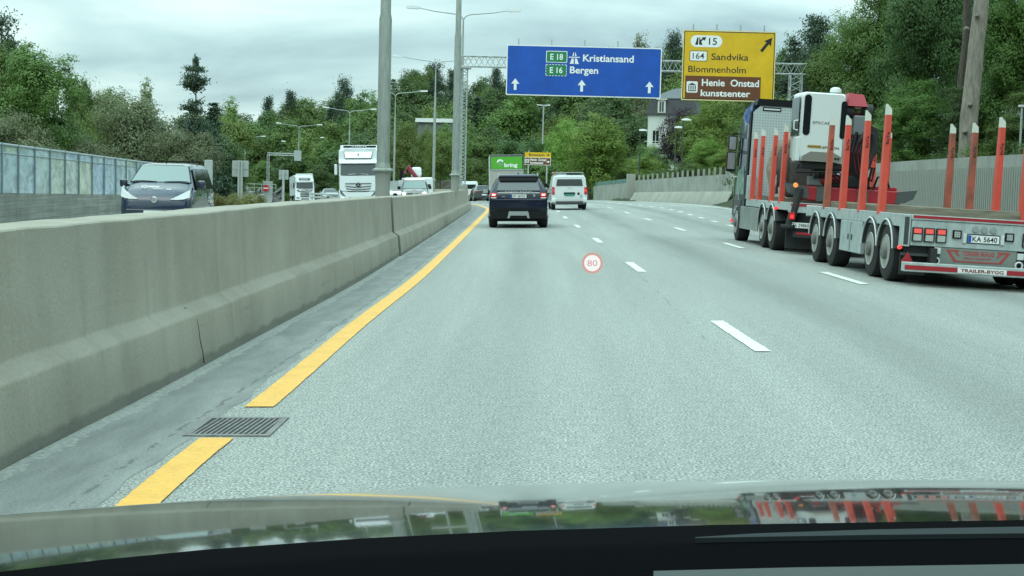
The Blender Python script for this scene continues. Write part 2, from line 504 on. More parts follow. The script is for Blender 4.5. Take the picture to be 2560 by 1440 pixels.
gut = strip('gutter_strip', 0, 0, -40, 120, .16, .002, M_GUT, None, 4, lambda y: base_x(y) + .01, lambda y: yl0(y) - .08 + .022 * math.sin(y * 3.1) + .015 * math.sin(y * 7.7 + 1)); gut['kind'] = 'structure'
yl_w = .205
yl0_n = lambda y: yl0(y)
yl1_n = lambda y: yl0(y) + yl_w
# the edge line, broken where the drain grate lies
for a, b, dy in ((-40, 4, 1), (4, 8.99, .06), (10.25, 34, .08), (34, 330, 1)):
    o = strip('edge_line', 0, 0, a, b, dy, .008, M_YEL, road, 2, yl0_n, yl1_n, .0016 if dy < 1 else 0); o['kind'] = 'structure'
def lane1(y): return 2.30 if y < 60 else base_x(y) + 4.52
def lane1x(y): return 2.30 + .07 * (1 - ss(10, 26, y)) if y < 60 else 2.30 * (1 - ss(60, 85, y)) + (base_x(y) + 4.6) * ss(60, 85, y)
def lane2x(y): return 5.42 + .13 * ss(35, 60, y) if y < 60 else 5.55 * (1 - ss(60, 85, y)) + (base_x(y) + 7.9) * ss(60, 85, y)
def lane3x(y): return 8.35 if y < 60 else 8.35 * (1 - ss(60, 85, y)) + (base_x(y) + 10.75) * ss(60, 85, y)
def dashes(fx, first, mark, period, n, wd):
    k = 0
    for i in range(n):
        y0 = first + i * period
        o = strip('lane_line', 0, 0, y0, y0 + mark, .1 if y0 < 45 else mark / 2, .008, M_WHI, road, 2, lambda y: fx(y) - wd / 2, lambda y: fx(y) + wd / 2, .0035 if y0 < 45 else 0)
        o['kind'] = 'structure'
dashes(lane1x, 13.62 - 24, 3.0, 12.0, 12, .15)
dashes(lane2x, 22.55 - 24, 3.0, 12.0, 11, .15)
dashes(lane3x, 42.0, 1.5, 4.5, 18, .22)
o = strip('edge_line', 0, 0, 20, 200, 2, .008, M_WHI, road, 2, lambda y: base_x(y) + 13.8, lambda y: base_x(y) + 14.0); o['kind'] = 'structure'
for s0 in (-4.3, -7.8): 
    for i in range(14):
        y0 = 24 + i * 12
        o = strip('lane_line', s0, s0 + .14, y0, y0 + 3, 1.5, -.012, M_WHI, opp, 2); o['kind'] = 'structure'

# drain grate in the line of yellow paint
def build_grate():
    M_IRON = mat('cast_iron', (.20, .20, .19), .7, .2, .35, 12)
    c = (yl0(9.4) + .155, 9.42)
    z = ground(*c)
    t = thing('drain_grate', 'square iron drain grate set in the gutter between two pieces of yellow line', 'drain', (c[0], c[1], z), (0, -ROLL, R(-1)))
    f = MB()
    f.box(-.29, .25, -.36, -.31, 0, .010); f.box(-.29, .25, .31, .36, 0, .010)
    f.box(-.29, -.25, -.31, .31, 0, .0095); f.box(.21, .25, -.31, .31, 0, .0095)
    f.put('frame', M_IRON, t)
    g = MB()
    for k in range(13):
        x = -.248 + k * .0345
        g.poly([(x, -.31, 0), (x + .014, -.31, 0), (x + .045, .31, 0), (x + .031, .31, 0)], (0, 0, .008))
    g.put('bar', M_IRON, t)
    MB().box(-.25, .21, -.31, .31, .001, .0035).put('pit', M_BLACK, t)  # thin black sheet stands in for the shaded hollow under the bars
build_grate()

# ------------------------------------------------------------------ median barrier
PROF = [(.0, -.02), (-.005, .06), (-.040, .40), (-.052, .425), (-.150, .485), (-.162, .51), (-.205, 1.165), (-.209, 1.19), (-.220, 1.20), (-.63, 1.20), (-.645, 1.18),
        (-.655, 1.16), (-.72, .50), (-.81, .40), (-.855, -.03)]
def barrier(name, y0, y1, dy, label, dx=0, dz=0):
    t = thing(name, label, 'barrier', (base_x(y0), y0, ground(base_x(y0), y0)))
    o = t.location
    n = int((y1 - y0) / dy); rows, uv = [], []
    acc = [0]
    for a, b in zip(PROF, PROF[1:]): acc.append(acc[-1] + math.hypot(a[0] - b[0], a[1] - b[1]))
    rnd = random.Random(5)
    for i in range(n + 1):
        y = y0 + (y1 - y0) * i / n; b = base_x(y) + dx; g = ground(b, y) + dz + rnd.uniform(-.004, .004)
        k = 1 - .0016 * max(0, min(60, y - 30)) + .075 * (1 - ss(16, 44, y))
        sl = slope_x(y); cc = 1 / math.sqrt(1 + sl * sl)
        rows.append([(b + p * cc - o.x, y - p * sl * cc - o.y, g + h * k - o.z) for p, h in PROF]); uv.append([(y, a) for a in acc])
    body = sheet('body', rows, M_BAR, t, uv)
    body.data.set_sharp_from_angle(angle=R(36))
    for r in (rows[0], rows[-1]):
        e = MB(); e.b.faces.new([e.b.verts.new(p) for p in r]); e.put('end_face', M_BAR, t)
    return t
b1 = barrier('concrete_barrier', -20, 31.0, .5, 'near stretch of grey concrete median barrier, stained and streaked, running beside the yellow line')
b2 = barrier('concrete_barrier', 31.09, 210, 1.0, 'far stretch of concrete median barrier beyond the open joint, bending away behind the black car', .035, -.01)
# crack in the lower half of the near stretch
q = MB(); yc = 12.6
pts = []
for h, wob in ((.02, .02), (.12, .035), (.22, .01), (.30, .03), (.40, .02), (.50, -.01)):
    k = np.interp(h, [0, .06, .40, .50], [0, -.005, -.045, -.135])
    pts.append((base_x(yc) + k + .003 - b1.location.x, yc + wob - h * .3 - b1.location.y, ground(base_x(yc), yc) + h * 1.02 - b1.location.z))
q.tube(pts, .0042, 6); q.put('crack', M_BLACK, b1)

# ------------------------------------------------------------------ right side: ribbed retaining wall, low parapet, glazed parapet
def wall_strip(name, label, cat, pts, thick, m, kind='wall', uvx=0, low=-.3):
    """pts: (x, y, top z, bottom z)"""
    x0, y0 = pts[0][0], pts[0][1]
    t = thing(name, label, cat, (x0, y0, ground(x0, y0)))
    rows, uv = [], []
    d = 0; prev = None
    for x, y, zt, zb in pts:
        if prev: d += math.hypot(x - prev[0], y - prev[1])
        prev = (x, y); o = t.location
        rows.append([(x - o.x, y - o.y, zb + low - o.z), (x - o.x, y - o.y, (zt + zb) / 2 - o.z), (x - o.x, y - o.y, zt - o.z), (x + thick - o.x, y - o.y, zt - o.z), (x + thick - o.x, y - o.y, zb + low - o.z)])
        h = zt - zb
        uv.append([(d, 0), (d, h / 2), (d, h), (d, h + thick), (d, 2 * h)])
    o = sheet('body', rows, m, t, uv, smooth=False)
    for r in (rows[0], rows[-1]):
        e = MB(); e.b.faces.new([e.b.verts.new(p) for p in r]); e.put('end_face', m, t)
    return t
# A: ribbed panels behind the timber truck
WA = []
for i in range(41):
    y = 22 + i * (88 - 22) / 40
    u_top = None
    x = 13.1 + .35 * ss(55, 88, y)
    WA.append((x, y, EYE + .98 - .28 * ss(40, 86, y) , ground(x, y)))
wa = wall_strip('retaining_wall', 'tall grey concrete retaining wall with close vertical ribs behind the timber truck', 'wall', WA, .4, M_CONC)
ribs = MB(); capm = MB()
for i in range(270):
    y = 22.2 + i * .18
    if y > 70: break
    x = 13.1 + .35 * ss(55, 88, y); z0 = ground(x, y); zt = EYE + .98 - .28 * ss(40, 86, y)
    o = wa.location
    ribs.box(x - .045 - o.x, x - .002 - o.x, y - .05 - o.y, y + .05 - o.y, z0 - o.z, zt - .32 - o.z)
ribs.put('rib', M_CONC, wa)
# B: low parapet with a paler flared foot, from the truck cab to the square pillar
def pb(u, Y, vt, vb):
    p = P(u, vt, Y); return (p.x, Y, p.z, P(u, vb, Y).z)
WB = [pb(1835, 88.2, 434, 514), pb(1780, 93, 438.5, 511), pb(1700, 101, 443, 508), pb(1640, 108.5, 447, 506.5), pb(1588, 116, 451, 505.5)]
wb = wall_strip('parapet_wall', 'low two tone concrete parapet with a row of fence posts along its top edge', 'wall', WB, .35, M_CONC)
ft = []
for x, y, zt, zb in WB:
    o = wb.location; h = (zt - zb) * .44
    ft.append([(x - .5 - o.x, y - .4 - o.y, zb - .3 - o.z), (x - .5 - o.x, y - .4 - o.y, zb + .08 - o.z), (x - .16 - o.x, y - o.y, zb + h * .7 - o.z), (x - .06 - o.x, y - o.y, zb + h - o.z), (x - o.x, y - o.y, zb + h + .01 - o.z)])
sheet('flared_foot', ft, M_CONC2, wb, [[(y * 1.2, j * .3) for j in range(5)] for x, y, zt, zb in WB], smooth=True)
pl = P(1577, 470, 117)
t = thing('wall_pillar', 'square concrete pillar where the low parapet meets the glass topped wall', 'pillar', (pl.x, 117, P(1577, 506, 117).z))
MB().box(-.33, .33, -.3, .5, -.3, Zt(1577, 435, 117) - t.location.z, .03).put('shaft', M_CONC2, t)
# C: wall with glass rail
WC = [pb(1566, 117.5, 457.5, 506), pb(1525, 126, 461.5, 505.5), pb(1484, 135, 465.5, 505.5)]
wc = wall_strip('glazed_parapet', 'plain concrete wall carrying a low pale green glass rail, next to the white van', 'wall', WC, .35, M_CONC)
M_GREEN = mat('pale_green_glass', (.20, .32, .30), .15, var=.25, vscale=.8)
for i in range(9):
    f0, f1 = i / 9, (i + .93) / 9
    def at(f):
        k = f * 2; j = min(1, int(k)); k -= j
        a, b = WC[j], WC[j + 1]
        return Vector((a[0] + (b[0] - a[0]) * k + .16, a[1] + (b[1] - a[1]) * k, a[2] + (b[2] - a[2]) * k))
    a, b = at(f0) - wc.location, at(f1) - wc.location
    hh = .36
    MB().poly([a, b, b + Vector((0, 0, hh)), a + Vector((0, 0, hh))], (.03, 0, 0)).put('glass_pane', M_GREEN, wc)
# fence posts standing along the top of B
M_POST = mat('weathered_timber', (.30, .31, .26), .9, var=.3, vscale=7)
us = [1598, 1609, 1620, 1631.5, 1643.5, 1657, 1669, 1681.5, 1694, 1706.5, 1719, 1732, 1746, 1759.5, 1773, 1787, 1801, 1816]
proto = None
for i, u in enumerate(us):
    Y = 116.3 - (u - 1588) / (1835 - 1588) * 27
    f = (u - 1588) / (1835 - 1588)
    vt = 438 - 24 * f + (1.5 if i % 3 else 0); vb = 452 - 17 * f
    p = P(u, vb, Y + 1.2); ht = P(u, vt, Y + 1.2).z - p.z + .5
    if proto is None:
        proto = MB().box(-.07, .07, -.06, .06, 0, 1, .01).put('fence_post', M_POST); o = proto
    else: o = proto.copy(); COL.objects.link(o)
    o.location = (p.x, Y + 1.2, p.z - .5); o.scale = (1, 1, ht)
    tag(o, 'short pale timber post in the row rising behind the low parapet wall', 'post', 'fence posts along the parapet')

# ------------------------------------------------------------------ left side: glass noise screen on a board-marked wall
def left_pt(u, v, Y): return P(u, v, Y)
NW = []
for i in range(15):
    u = -48 + i * 0; 
PAN_U = [-84, -38, 3, 44, 85, 123.5, 161, 195.5, 229, 259, 288, 314, 340, 365, 389, 412, 434, 455, 475, 494, 512]
def scr(u):          # depth, top of rail, mid rail, glass bottom, ground (photo pixels)
    f = u / 345
    Y = 1 / ((1 / 40.5) * (1 - f) + (1 / 62.0) * f)
    return Y, 359.5 + 44.5 * f, 381.5 + 36.5 * f, 482 + 5 * f
def wz(u): 
    Y, a, b, c = scr(u); p = P(u, c, Y)
    return (p.x, Y, p.z, ground(p.x, Y) - .02)
WL = [wz(u) for u in (-420, -250, -84, 3, 85, 161, 229, 288, 340, 389, 434, 475, 512)]
M_BOARD = None
def board():
    q, base, uv = concrete('board_marked_concrete', (.20, .205, .18), (.28, .285, .255), (.35, .355, .32), .25)
    sx = q.n('SeparateXYZ'); q.l(uv, sx.inputs[0])
    k = q.math('FRACT', q.math('MULTIPLY', sx.outputs[1], 9))
    base = q.mix(q.math('MULTIPLY', q.math('LESS_THAN', k, .16), .45), base, (.13, .135, .12))
    rowc = q.noise(q.map(uv, (.4, 9, 1)), 1, 2)
    base = q.mix(1, base, q.ramp(rowc, (.3, .8), (.7, 1.12)), 'MULTIPLY')
    q.l(base, q.b.inputs['Base Color']); return q.m
lw = wall_strip('base_wall', 'board marked concrete wall under the tall glass screen across the far carriageway', 'wall', WL, -.3, board())
def glass_screen():
    q = NT('screen_glass'); o = q.n('TexCoord').outputs['Object']
    q.b.inputs['Roughness'].default_value = .10; q.b.inputs['Metallic'].default_value = .05; q.b.inputs['Specular IOR Level'].default_value = .9
    rnd = q.n('ObjectInfo').outputs['Random']
    c = q.ramp(rnd, (0, (.60, .72, .76)), (.3, (.46, .60, .78)), (.55, (.52, .63, .60)), (.8, (.64, .68, .54)), (1, (.54, .68, .82)))  # pale reflected sky painted in as each pane's own colour
    q.l(c, q.b.inputs['Base Color'])
    n = q.noise(q.map(o, (1.1, 1.1, 1.4)), 1.0, 3, .5, .6)
    q.bump(n, .35, .12)
    q.l(q.mix(q.ramp(q.noise(q.map(o, (1.3, 1.3, 2.2), (4, 2, 1)), 1.0, 3, .5, 1.2), (.40, 0.0), (.66, .55)), c, (.10, .15, .15)), q.b.inputs['Base Color'])
    return q.m
M_SCR = glass_screen()
M_RAIL = mat('screen_frame_steel', (.30, .36, .36), .45, .5)
y0, *_ = scr(-84); pt = P(-84, 482, y0)
ns = thing('noise_screen', 'tall screen of wavy reflecting glass panes in steel frames, standing on the board marked wall', 'noise screen', (pt.x, pt.y, pt.z))
for u0, u1 in zip(PAN_U, PAN_U[1:]):
    def c4(u, k):
        Y, a, b, c = scr(u); return P(u, (a, b, c)[k], Y) - ns.location
    out = Vector((-.02, -.006, 0))
    g = .02
    for k0, k1 in ((2, 1), (1, 0)):
        a, b, c, d = c4(u0, k0), c4(u1, k0), c4(u1, k1), c4(u0, k1)
        MB().poly([a + (b - a) * g, b + (a - b) * g, c + (d - c) * g, d + (c - d) * g], out).put('glass_pane', M_SCR, ns)
    MB().tube([c4(u0, 1), c4(u1, 1)], .028, 6).put('middle_rail', M_RAIL, ns)
    MB().tube([c4(u0, 0), c4(u1, 0)], .045, 6).put('top_rail', M_RAIL, ns)
for u in PAN_U:
    Y, a, b, c = scr(u); p, q_ = P(u, c + 2, Y) - ns.location, P(u, a - 4, Y) - ns.location
    q_.x, q_.y = p.x, p.y
    m = (p + q_) / 2
    MB().box(m.x - .03, m.x + .05, m.y - .03, m.y + .03, p.z, q_.z).put('post', M_RAIL, ns)
pe = P(521, 440, 84)
ep = thing('screen_end_panel', 'pale solid panel closing the far end of the glass screen behind the dark van', 'panel', (pe.x, 84, terrain_z(pe.x, 84)))
MB().box(-.22, .22, -.1, .1, -.2, Zt(521, 400, 84) - ep.location.z, .02).put('slab', mat('pale_panel', (.42, .46, .44), .7, var=.15, vscale=2), ep)
# ------------------------------------------------------------------ median lamps
def lamp(u, Y, top_v, label, dia=.15, step=5.4, span=(3.5, 3.5), onbar=True, junction=None):
    x = base_x(Y) - .43
    g = ground(base_x(Y), Y)
    x = X(u, Y, 440) if u else x
    zb = g + (1.12 if onbar else 0)
    ztop = junction if junction else Zt(u, top_v, Y)
    a = yaw_at(Y)
    t = thing('street_lamp', label, 'street lamp', (x, Y, zb), (0, 0, a), 'double armed lamps along the median')
    H = ztop - zb
    r = dia
    M1, M2 = M_POLE, M_GALV
    s1 = max(1.4, step - zb)
    # sleeve cast into the barrier top, flange, two drawn steel sections
    MB().tube([(0, 0, -.15), (0, 0, .30), (0, 0, .60), (0, 0, .66)], [r * 1.16, r * 1.14, r * 1.22, r * 1.40], 20).put('sleeve', M_CONC, t, 50)
    MB().lathe([(.66, r * 1.62), (.665, r * 1.66), (.70, r * 1.66), (.71, r * 1.6), (.735, r * 1.2), (.86, r * 1.04)], (0, 0, 0), 'Z', 20).put('flange', M1, t, 40)
    MB().tube([(0, 0, .70), (0, 0, s1), (0, 0, s1 + .12), (0, 0, min(H - 2.2, s1 + 3.6)), (0, 0, min(H - 2.2, s1 + 3.6) + .08), (0, 0, H)],
              [r, r * .98, r * .82, r * .74, r * .52, r * .40], 20).put('pole', M1, t, 50)
    for sgn, L in ((-1, span[0]), (1, span[1])):
        pts = []
        for k in range(7):
            q = k / 6
            pts.append((sgn * .62 * (1 - math.cos(q * math.pi / 2)), 0, H + .42 * math.sin(q * math.pi / 2)))
        pts += [(sgn * L * .5, 0, H + .53), (sgn * (L - .8), 0, H + .70)]
        arm = MB().tube(pts, [r * .36] * 7 + [r * .30, r * .26], 8).put('arm', M2, t, 60)
        hd = MB()
        e = Vector((sgn * (L - .8), 0, H + .70))
        hd.loft([[(e.x - sgn * .04, -.06, e.z - .03), (e.x - sgn * .04, .06, e.z - .03), (e.x - sgn * .04, .06, e.z + .06), (e.x - sgn * .04, -.06, e.z + .06)],
                 [(e.x + sgn * .12, -.15, e.z - .07), (e.x + sgn * .12, .15, e.z - .07), (e.x + sgn * .12, .12, e.z + .10), (e.x + sgn * .12, -.12, e.z + .10)],
                 [(e.x + sgn * .72, -.16, e.z - .04), (e.x + sgn * .72, .16, e.z - .04), (e.x + sgn * .70, .12, e.z + .14), (e.x + sgn * .70, -.12, e.z + .14)],
                 [(e.x + sgn * .82, -.12, e.z - .01), (e.x + sgn * .82, .12, e.z - .01), (e.x + sgn * .80, .10, e.z + .10), (e.x + sgn * .80, -.10, e.z + .10)]])
        hd.put('lamp_head', M_LAMP, arm, 30)
    return t
lamp(957, 34.7, 0, 'nearest and thickest grey lamp pole, a flanged sleeve on the barrier at its foot', .150, 5.25, junction=11.2)
lamp(1138, 63, 0, 'second lamp pole on the barrier, right beside the lattice mast, its top out of sight', .150, 7.6, junction=11.6)
lamp(1150, 92, 52, 'tall double armed lamp rising behind the second pole, its two heads high against the sky', .115, 7.4)
lamp(1084, 121, 166, 'double armed lamp with its arms across the treetop, fourth along the median', .115, 6.9)
lamp(985, 161, 242, 'double armed lamp half hidden behind the nearest thick pole', .115, 6.0)
lamp(872, 192, 285, 'double armed lamp standing above the roof of the white oncoming lorry', .12, 5.2, onbar=False)
lamp(746, 223, 322, 'double armed lamp behind the small grey sign on the bent steel arm', .125, 4.2, onbar=False)
lamp(612, 247, 350, 'farthest double armed lamp, behind the pair of blank sign backs', .125, 3.0, onbar=False)

# ------------------------------------------------------------------ gantry
GY = 78.0
def gantry():
    xl, xr = X(1158, GY, 300), X(2013, GY, 200)
    zc, hh = Zt(1285, 156, GY), .265
    g = ground(xl, GY)
    t = thing('sign_gantry', 'galvanised lattice gantry reaching from the median across our carriageway', 'gantry', (xl, GY, g + 1.1))
    o = t.location
    def lattice(p0, p1, a, b, n, r, rd):
        m = MB(); p0, p1 = Vector(p0), Vector(p1); d = p1 - p0
        cs = [p0 + a * i + b * j for i in (-1, 1) for j in (-1, 1)]
        for c in cs: m.tube([c, c + d], r, 6)
        for s1, s2 in ((0, 1), (1, 3), (3, 2), (2, 0)):
            for k in range(n):
                f0, f1 = k / n, (k + 1) / n
                A, B = (cs[s1], cs[s2]) if k % 2 else (cs[s2], cs[s1])
                m.tube([A + d * f0, B + d * f1], rd, 4, cap=False)
        return m
    z = zc - o.z
    lattice((-.1, 0, z), (xr - xl, 0, z), Vector((0, .28, 0)), Vector((0, 0, hh)), 62, .032, .016).put('truss', M_GALV, t)
    lattice((0, 0, .25), (0, 0, z - hh), Vector((.17, 0, 0)), Vector((0, .2, 0)), 34, .032, .015).put('mast', M_GALV, t)
    zr = terrain_z(xr, GY) - o.z
    lattice((xr - xl - .5, 0, zr), (xr - xl - .5, 0, z - hh), Vector((.3, 0, 0)), Vector((0, .25, 0)), 20, .04, .02).put('mast', M_GALV, t)
    MB().box(-.5, .35, -.4, .4, z - hh - .13, z - hh - .02, .01).put('cap_plate', M_GALV, t)
    MB().box(-.3, .3, -.35, .35, 0, .25, .02).put('foot', M_CONC, t)
    return t
gantry()
M_BLUE = mat('blue_sign_sheet', (.005, .078, .42), .45, var=.20, vscale=.9)
M_SWHITE = mat('white_sign_sheet', (.80, .82, .80), .5)
M_SYEL = mat('yellow_sign_sheet', (.72, .44, .012), .45, var=.15, vscale=.9)
M_SBROWN = mat('brown_sign_sheet', (.145, .048, .016), .5, var=.08, vscale=2)
M_SGREEN = mat('green_sign_sheet', (.008, .20, .075), .45)
M_SBLACK = mat('black_sign_sheet', (.012, .012, .012), .5)
M_SBACK = mat('grey_sign_back', (.40, .44, .42), .55, .3, .12, 1.5)
def rect(name, m, par, cx, cz, w, h, y, th=.006, r=0):
    q = MB()
    if r:
        pts = []
        for sx, sz, a0 in ((1, 1, 0), (-1, 1, 90), (-1, -1, 180), (1, -1, 270)):
            for k in range(7):
                a = R(a0 + 15 * k); pts.append((cx + sx * (w / 2 - r) + r * math.cos(a), y, cz + sz * (h / 2 - r) + r * math.sin(a)))
        q.poly(pts, (0, -th, 0))
    else: q.box(cx - w / 2, cx + w / 2, y - th, y, cz - h / 2, cz + h / 2)
    return q.put(name, m, par)
def shape(name, m, par, pts, y, th=.006):
    return MB().poly([(x, y, z) for x, z in pts], (0, -th, 0)).put(name, m, par)
def hangers(t, W, H, xs):
    for x in xs: MB().box(x - .035, x + .035, .06, .13, -H / 2, H / 2 + .33).put('bracket', M_GALV, t)
def blue_sign():
    c = P(1459.5, 179, GY - .42); W, H = 8.06, 2.60
    t = thing('direction_sign', 'wide blue motorway sign with white lettering and three upward arrows', 'road sign', c, (0, 0, 0))
    rect('border', M_SWHITE, t, 0, 0, W, H, .0, .03, .06)
    rect('panel', M_BLUE, t, 0, 0, W - .11, H - .11, -.0305, .006, .05)
    hangers(t, W, H, (-3.42, -1.70, .02, 1.74))
    y = -.040
    for x, z, s, dash in ((-1.43, .725, 'E 18', 0), (-1.44, .035, 'E 16', 1)):
        if not dash: rect('route_frame', M_SWHITE, t, x, z, 1.10, .60, y, .004, .05)
        else:
            q = MB()
            for k in range(7):
                for sz in (-1, 1): q.box(x - .53 + k * .16, x - .43 + k * .16, y - .004, y, z + sz * .285 - .015, z + sz * .285 + .015)
            for k in range(4):
                for sx in (-1, 1): q.box(x + sx * .535 - .015, x + sx * .535 + .015, y - .004, y, z - .24 + k * .14, z - .15 + k * .14)
            q.put('route_frame', M_SWHITE, t)
        rect('route_shield', M_SGREEN, t, x, z, 1.03, .53, y - .0045, .004, .04)
        text(s, .66, .30, (x, y - .0105, z), M_SWHITE, t, bold=.02)
    x, z = -.51, .69
    q = MB()
    q.poly([(x - .24, y, z - .31), (x - .03, y, z - .31), (x - .03, y, z - .03), (x - .13, y, z - .03)], (0, -.005, 0))
    q.poly([(x + .24, y, z - .31), (x + .03, y, z - .31), (x + .03, y, z - .03), (x + .13, y, z - .03)], (0, -.005, 0))
    q.poly([(x - .11, y, z + .09), (x - .03, y, z + .09), (x - .03, y, z + .28), (x - .06, y, z + .28)], (0, -.005, 0))
    q.poly([(x + .11, y, z + .09), (x + .03, y, z + .09), (x + .03, y, z + .28), (x + .06, y, z + .28)], (0, -.005, 0))
    q.box(x - .29, x + .29, y - .005, y, z + .01, z + .055)
    q.put('motorway_symbol', M_SWHITE, t)
    text('Kristiansand', 2.64, .365, (1.256, y - .004, .70), M_SWHITE, t, bold=.022)
    text('Bergen', 1.47, .36, (.01, y - .004, .07), M_SWHITE, t, bold=.022)
    for x in (-3.55, -.09, 3.43):
        z = -.735
        shape('arrow', M_SWHITE, t, [(x - .07, z - .30), (x + .07, z - .30), (x + .07, z + .03), (x + .215, z + .02), (x, z + .30), (x - .215, z + .02), (x - .07, z + .03)], y)
def museum_icon(t, x, z, s, y):
    rect('museum_icon', M_SWHITE, t, x, z, s, s, y, .004, s * .12)
    q = MB(); k = s / .58; yy = y - .0045
    q.poly([(x - .22 * k, yy, z + .10 * k), (x + .22 * k, yy, z + .10 * k), (x, yy, z + .22 * k)], (0, -.003, 0))
    for j in range(4): q.box(x + (-.165 + j * .11 - .028) * k, x + (-.165 + j * .11 + .028) * k, yy - .003, yy, z - .14 * k, z + .075 * k)
    q.box(x - .22 * k, x + .22 * k, yy - .003, yy, z - .215 * k, z - .165 * k)
    q.put('museum_symbol', M_SBLACK, t)
def yellow_sign():
    c = P(1821.5, 165, GY - .42); W, H = 4.83, 3.62
    t = thing('direction_sign', 'big square yellow exit sign with black lettering and a brown panel at its foot', 'road sign', c, (0, 0, R(.3)))
    rect('border', mat('pale_sign_edge', (.78, .64, .30), .5), t, 0, 0, W, H, 0, .03, .04)
    rect('black_line', M_SBLACK, t, 0, 0, W - .10, H - .10, -.0305, .003, .05)
    rect('panel', M_SYEL, t, 0, 0, W - .19, H - .19, -.034, .004, .04)
    hangers(t, W, H, (-1.88, -.66, .57, 1.80))
    y = -.0385
    rect('exit_badge', M_SWHITE, t, -1.2, 1.24, 1.64, .60, y, .004, .29)
    x, z = -1.52, 1.24; yy = y - .0045
    q = MB()
    q.poly([(x - .26, yy, z - .19), (x - .11, yy, z - .19), (x - .10, yy, z + .19), (x - .16, yy, z + .19)], (0, -.003, 0))
    q.poly([(x - .06, yy, z - .19), (x + .12, yy, z - .19), (x + .05, yy, z - .02), (x + .20, yy, z + .11), (x + .13, yy, z + .15), (x, yy, z + .06), (x - .01, yy, z + .19), (x - .06, yy, z + .19)], (0, -.003, 0))
    q.poly([(x + .30, yy, z + .22), (x + .06, yy, z + .19), (x + .24, yy, z + .02)], (0, -.003, 0))
    q.put('exit_symbol', M_SBLACK, t)
    text('15', .42, .36, (-.86, y - .005, 1.24), M_SBLACK, t, bold=.012)
    rect('road_number_frame', M_SBLACK, t, -1.59, .475, .92, .54, y, .004, .07)
    rect('road_number_plate', M_SWHITE, t, -1.59, .475, .86, .48, y - .0045, .004, .05)
    text('164', .60, .30, (-1.59, y - .0095, .475), M_SBLACK, t, bold=.008)
    text('Sandvika', 1.93, .34, (.05, y - .001, .46), M_SBLACK, t, bold=.01)
    text('Blommenholm', 3.0, .33, (-.60, y - .001, -.20), M_SBLACK, t, bold=.01)
    rect('brown_panel', M_SBROWN, t, -.27, -1.13, 3.93, 1.17, y, .004)
    museum_icon(t, -1.87, -1.13, .58, y - .0045)
    text('Henie  Onstad', 2.98, .36, (.12, y - .006, -.88), M_SWHITE, t, bold=.022)
    text('kunstsenter', 2.58, .34, (-.12, y - .006, -1.42), M_SWHITE, t, bold=.022)
    a = R(53); ca, sa = math.cos(a), math.sin(a)
    pts = [(-.44, -.075), (.10, -.075), (.06, -.22), (.46, 0), (.06, .22), (.10, .075), (-.44, .075)]
    shape('arrow', M_SBLACK, t, [(1.93 + p * ca - q_ * sa, 1.14 + p * sa + q_ * ca) for p, q_ in pts], y)
blue_sign(); yellow_sign()

def small_sign():
    Y = 112.0; c = P(1344.5, 397, Y); k = Y / F_PX
    W, Hy, Hb = 65 * k, 12.5 * k, 19 * k
    g = ground(c.x, Y)
    t = thing('exit_sign', 'small yellow and brown stacked direction boards with arrows, beside the green lorry back', 'road sign', c, (0, 0, 0))
    zt = (397 - 381) * k
    rect('yellow_board', M_SYEL, t, 0, zt - Hy / 2, W, Hy, 0, .03)
    rect('brown_board', M_SWHITE, t, 0, zt - Hy - Hb / 2, W, Hb, 0, .03)
    rect('brown_panel', M_SBROWN, t, 0, zt - Hy - Hb / 2, W - .06, Hb - .06, -.0305, .004)
    text('Blommenholm', 39 * k, .19, (-3 * k, -.035, zt - Hy / 2), M_SBLACK, t)
    text('Henie  Onstad', 40 * k, .19, (1 * k, -.037, zt - Hy - Hb * .30), M_SWHITE, t, bold=.02)
    text('kunstsenter', 33 * k, .18, (-2 * k, -.037, zt - Hy - Hb * .70), M_SWHITE, t, bold=.02)
    museum_icon(t, -26 * k, zt - Hy - Hb / 2, .27, -.0365)
    def arr(x, z, s, m, y):
        shape('arrow', m, t, [(x - s, z - s * .22), (x, z - s * .22), (x, z - s * .7), (x + s * .9, z), (x, z + s * .7), (x, z + s * .22), (x - s, z + s * .22)], y)
    arr(26 * k, zt - Hy / 2, .13, M_SBLACK, -.0305); arr(26 * k, zt - Hy - Hb * .55, .13, M_SWHITE, -.036)
    for x in (-.7, .7):
        MB().box(x - .05, x + .05, .01, .1, g - c.z, zt + .1).put('post', M_GALV, t)
small_sign()

# ------------------------------------------------------------------ signs seen from behind, no entry, cantilever
def sign_back(u0, u1, v0, v1, vb, Y, label, nposts, group=None):
    k = Y / F_PX; c = P((u0 + u1) / 2, v1, Y); g = ground(c.x, Y)
    t = thing('road_sign', label, 'road sign', (c.x, Y, g))
    W, H = (u1 - u0) * k, (v1 - v0) * k; zb = c.z - g
    MB().box(-W / 2, W / 2, 0, .04, zb, zb + H, .01).put('panel', M_SBACK, t)
    MB().box(-W / 2 + .02, W / 2 - .02, -.03, 0, zb + H * .47, zb + H * .51).put('rail', M_GALV, t)
    for x in ([0] if nposts == 1 else [-.10, .14]):
        MB().box(x - .09, x + .09, -.2, -.035, -.1, zb + H - .02, .01).put('post', M_SBACK, t)
    return t
sign_back(580, 621, 402, 442, 512, 128, 'blank grey back of a square sign on a double post beside the clipped bushes', 2)
sign_back(697, 721, 425, 449, 511, 122, 'blank grey back of a narrow sign in front of the grey lorry trailer', 1)
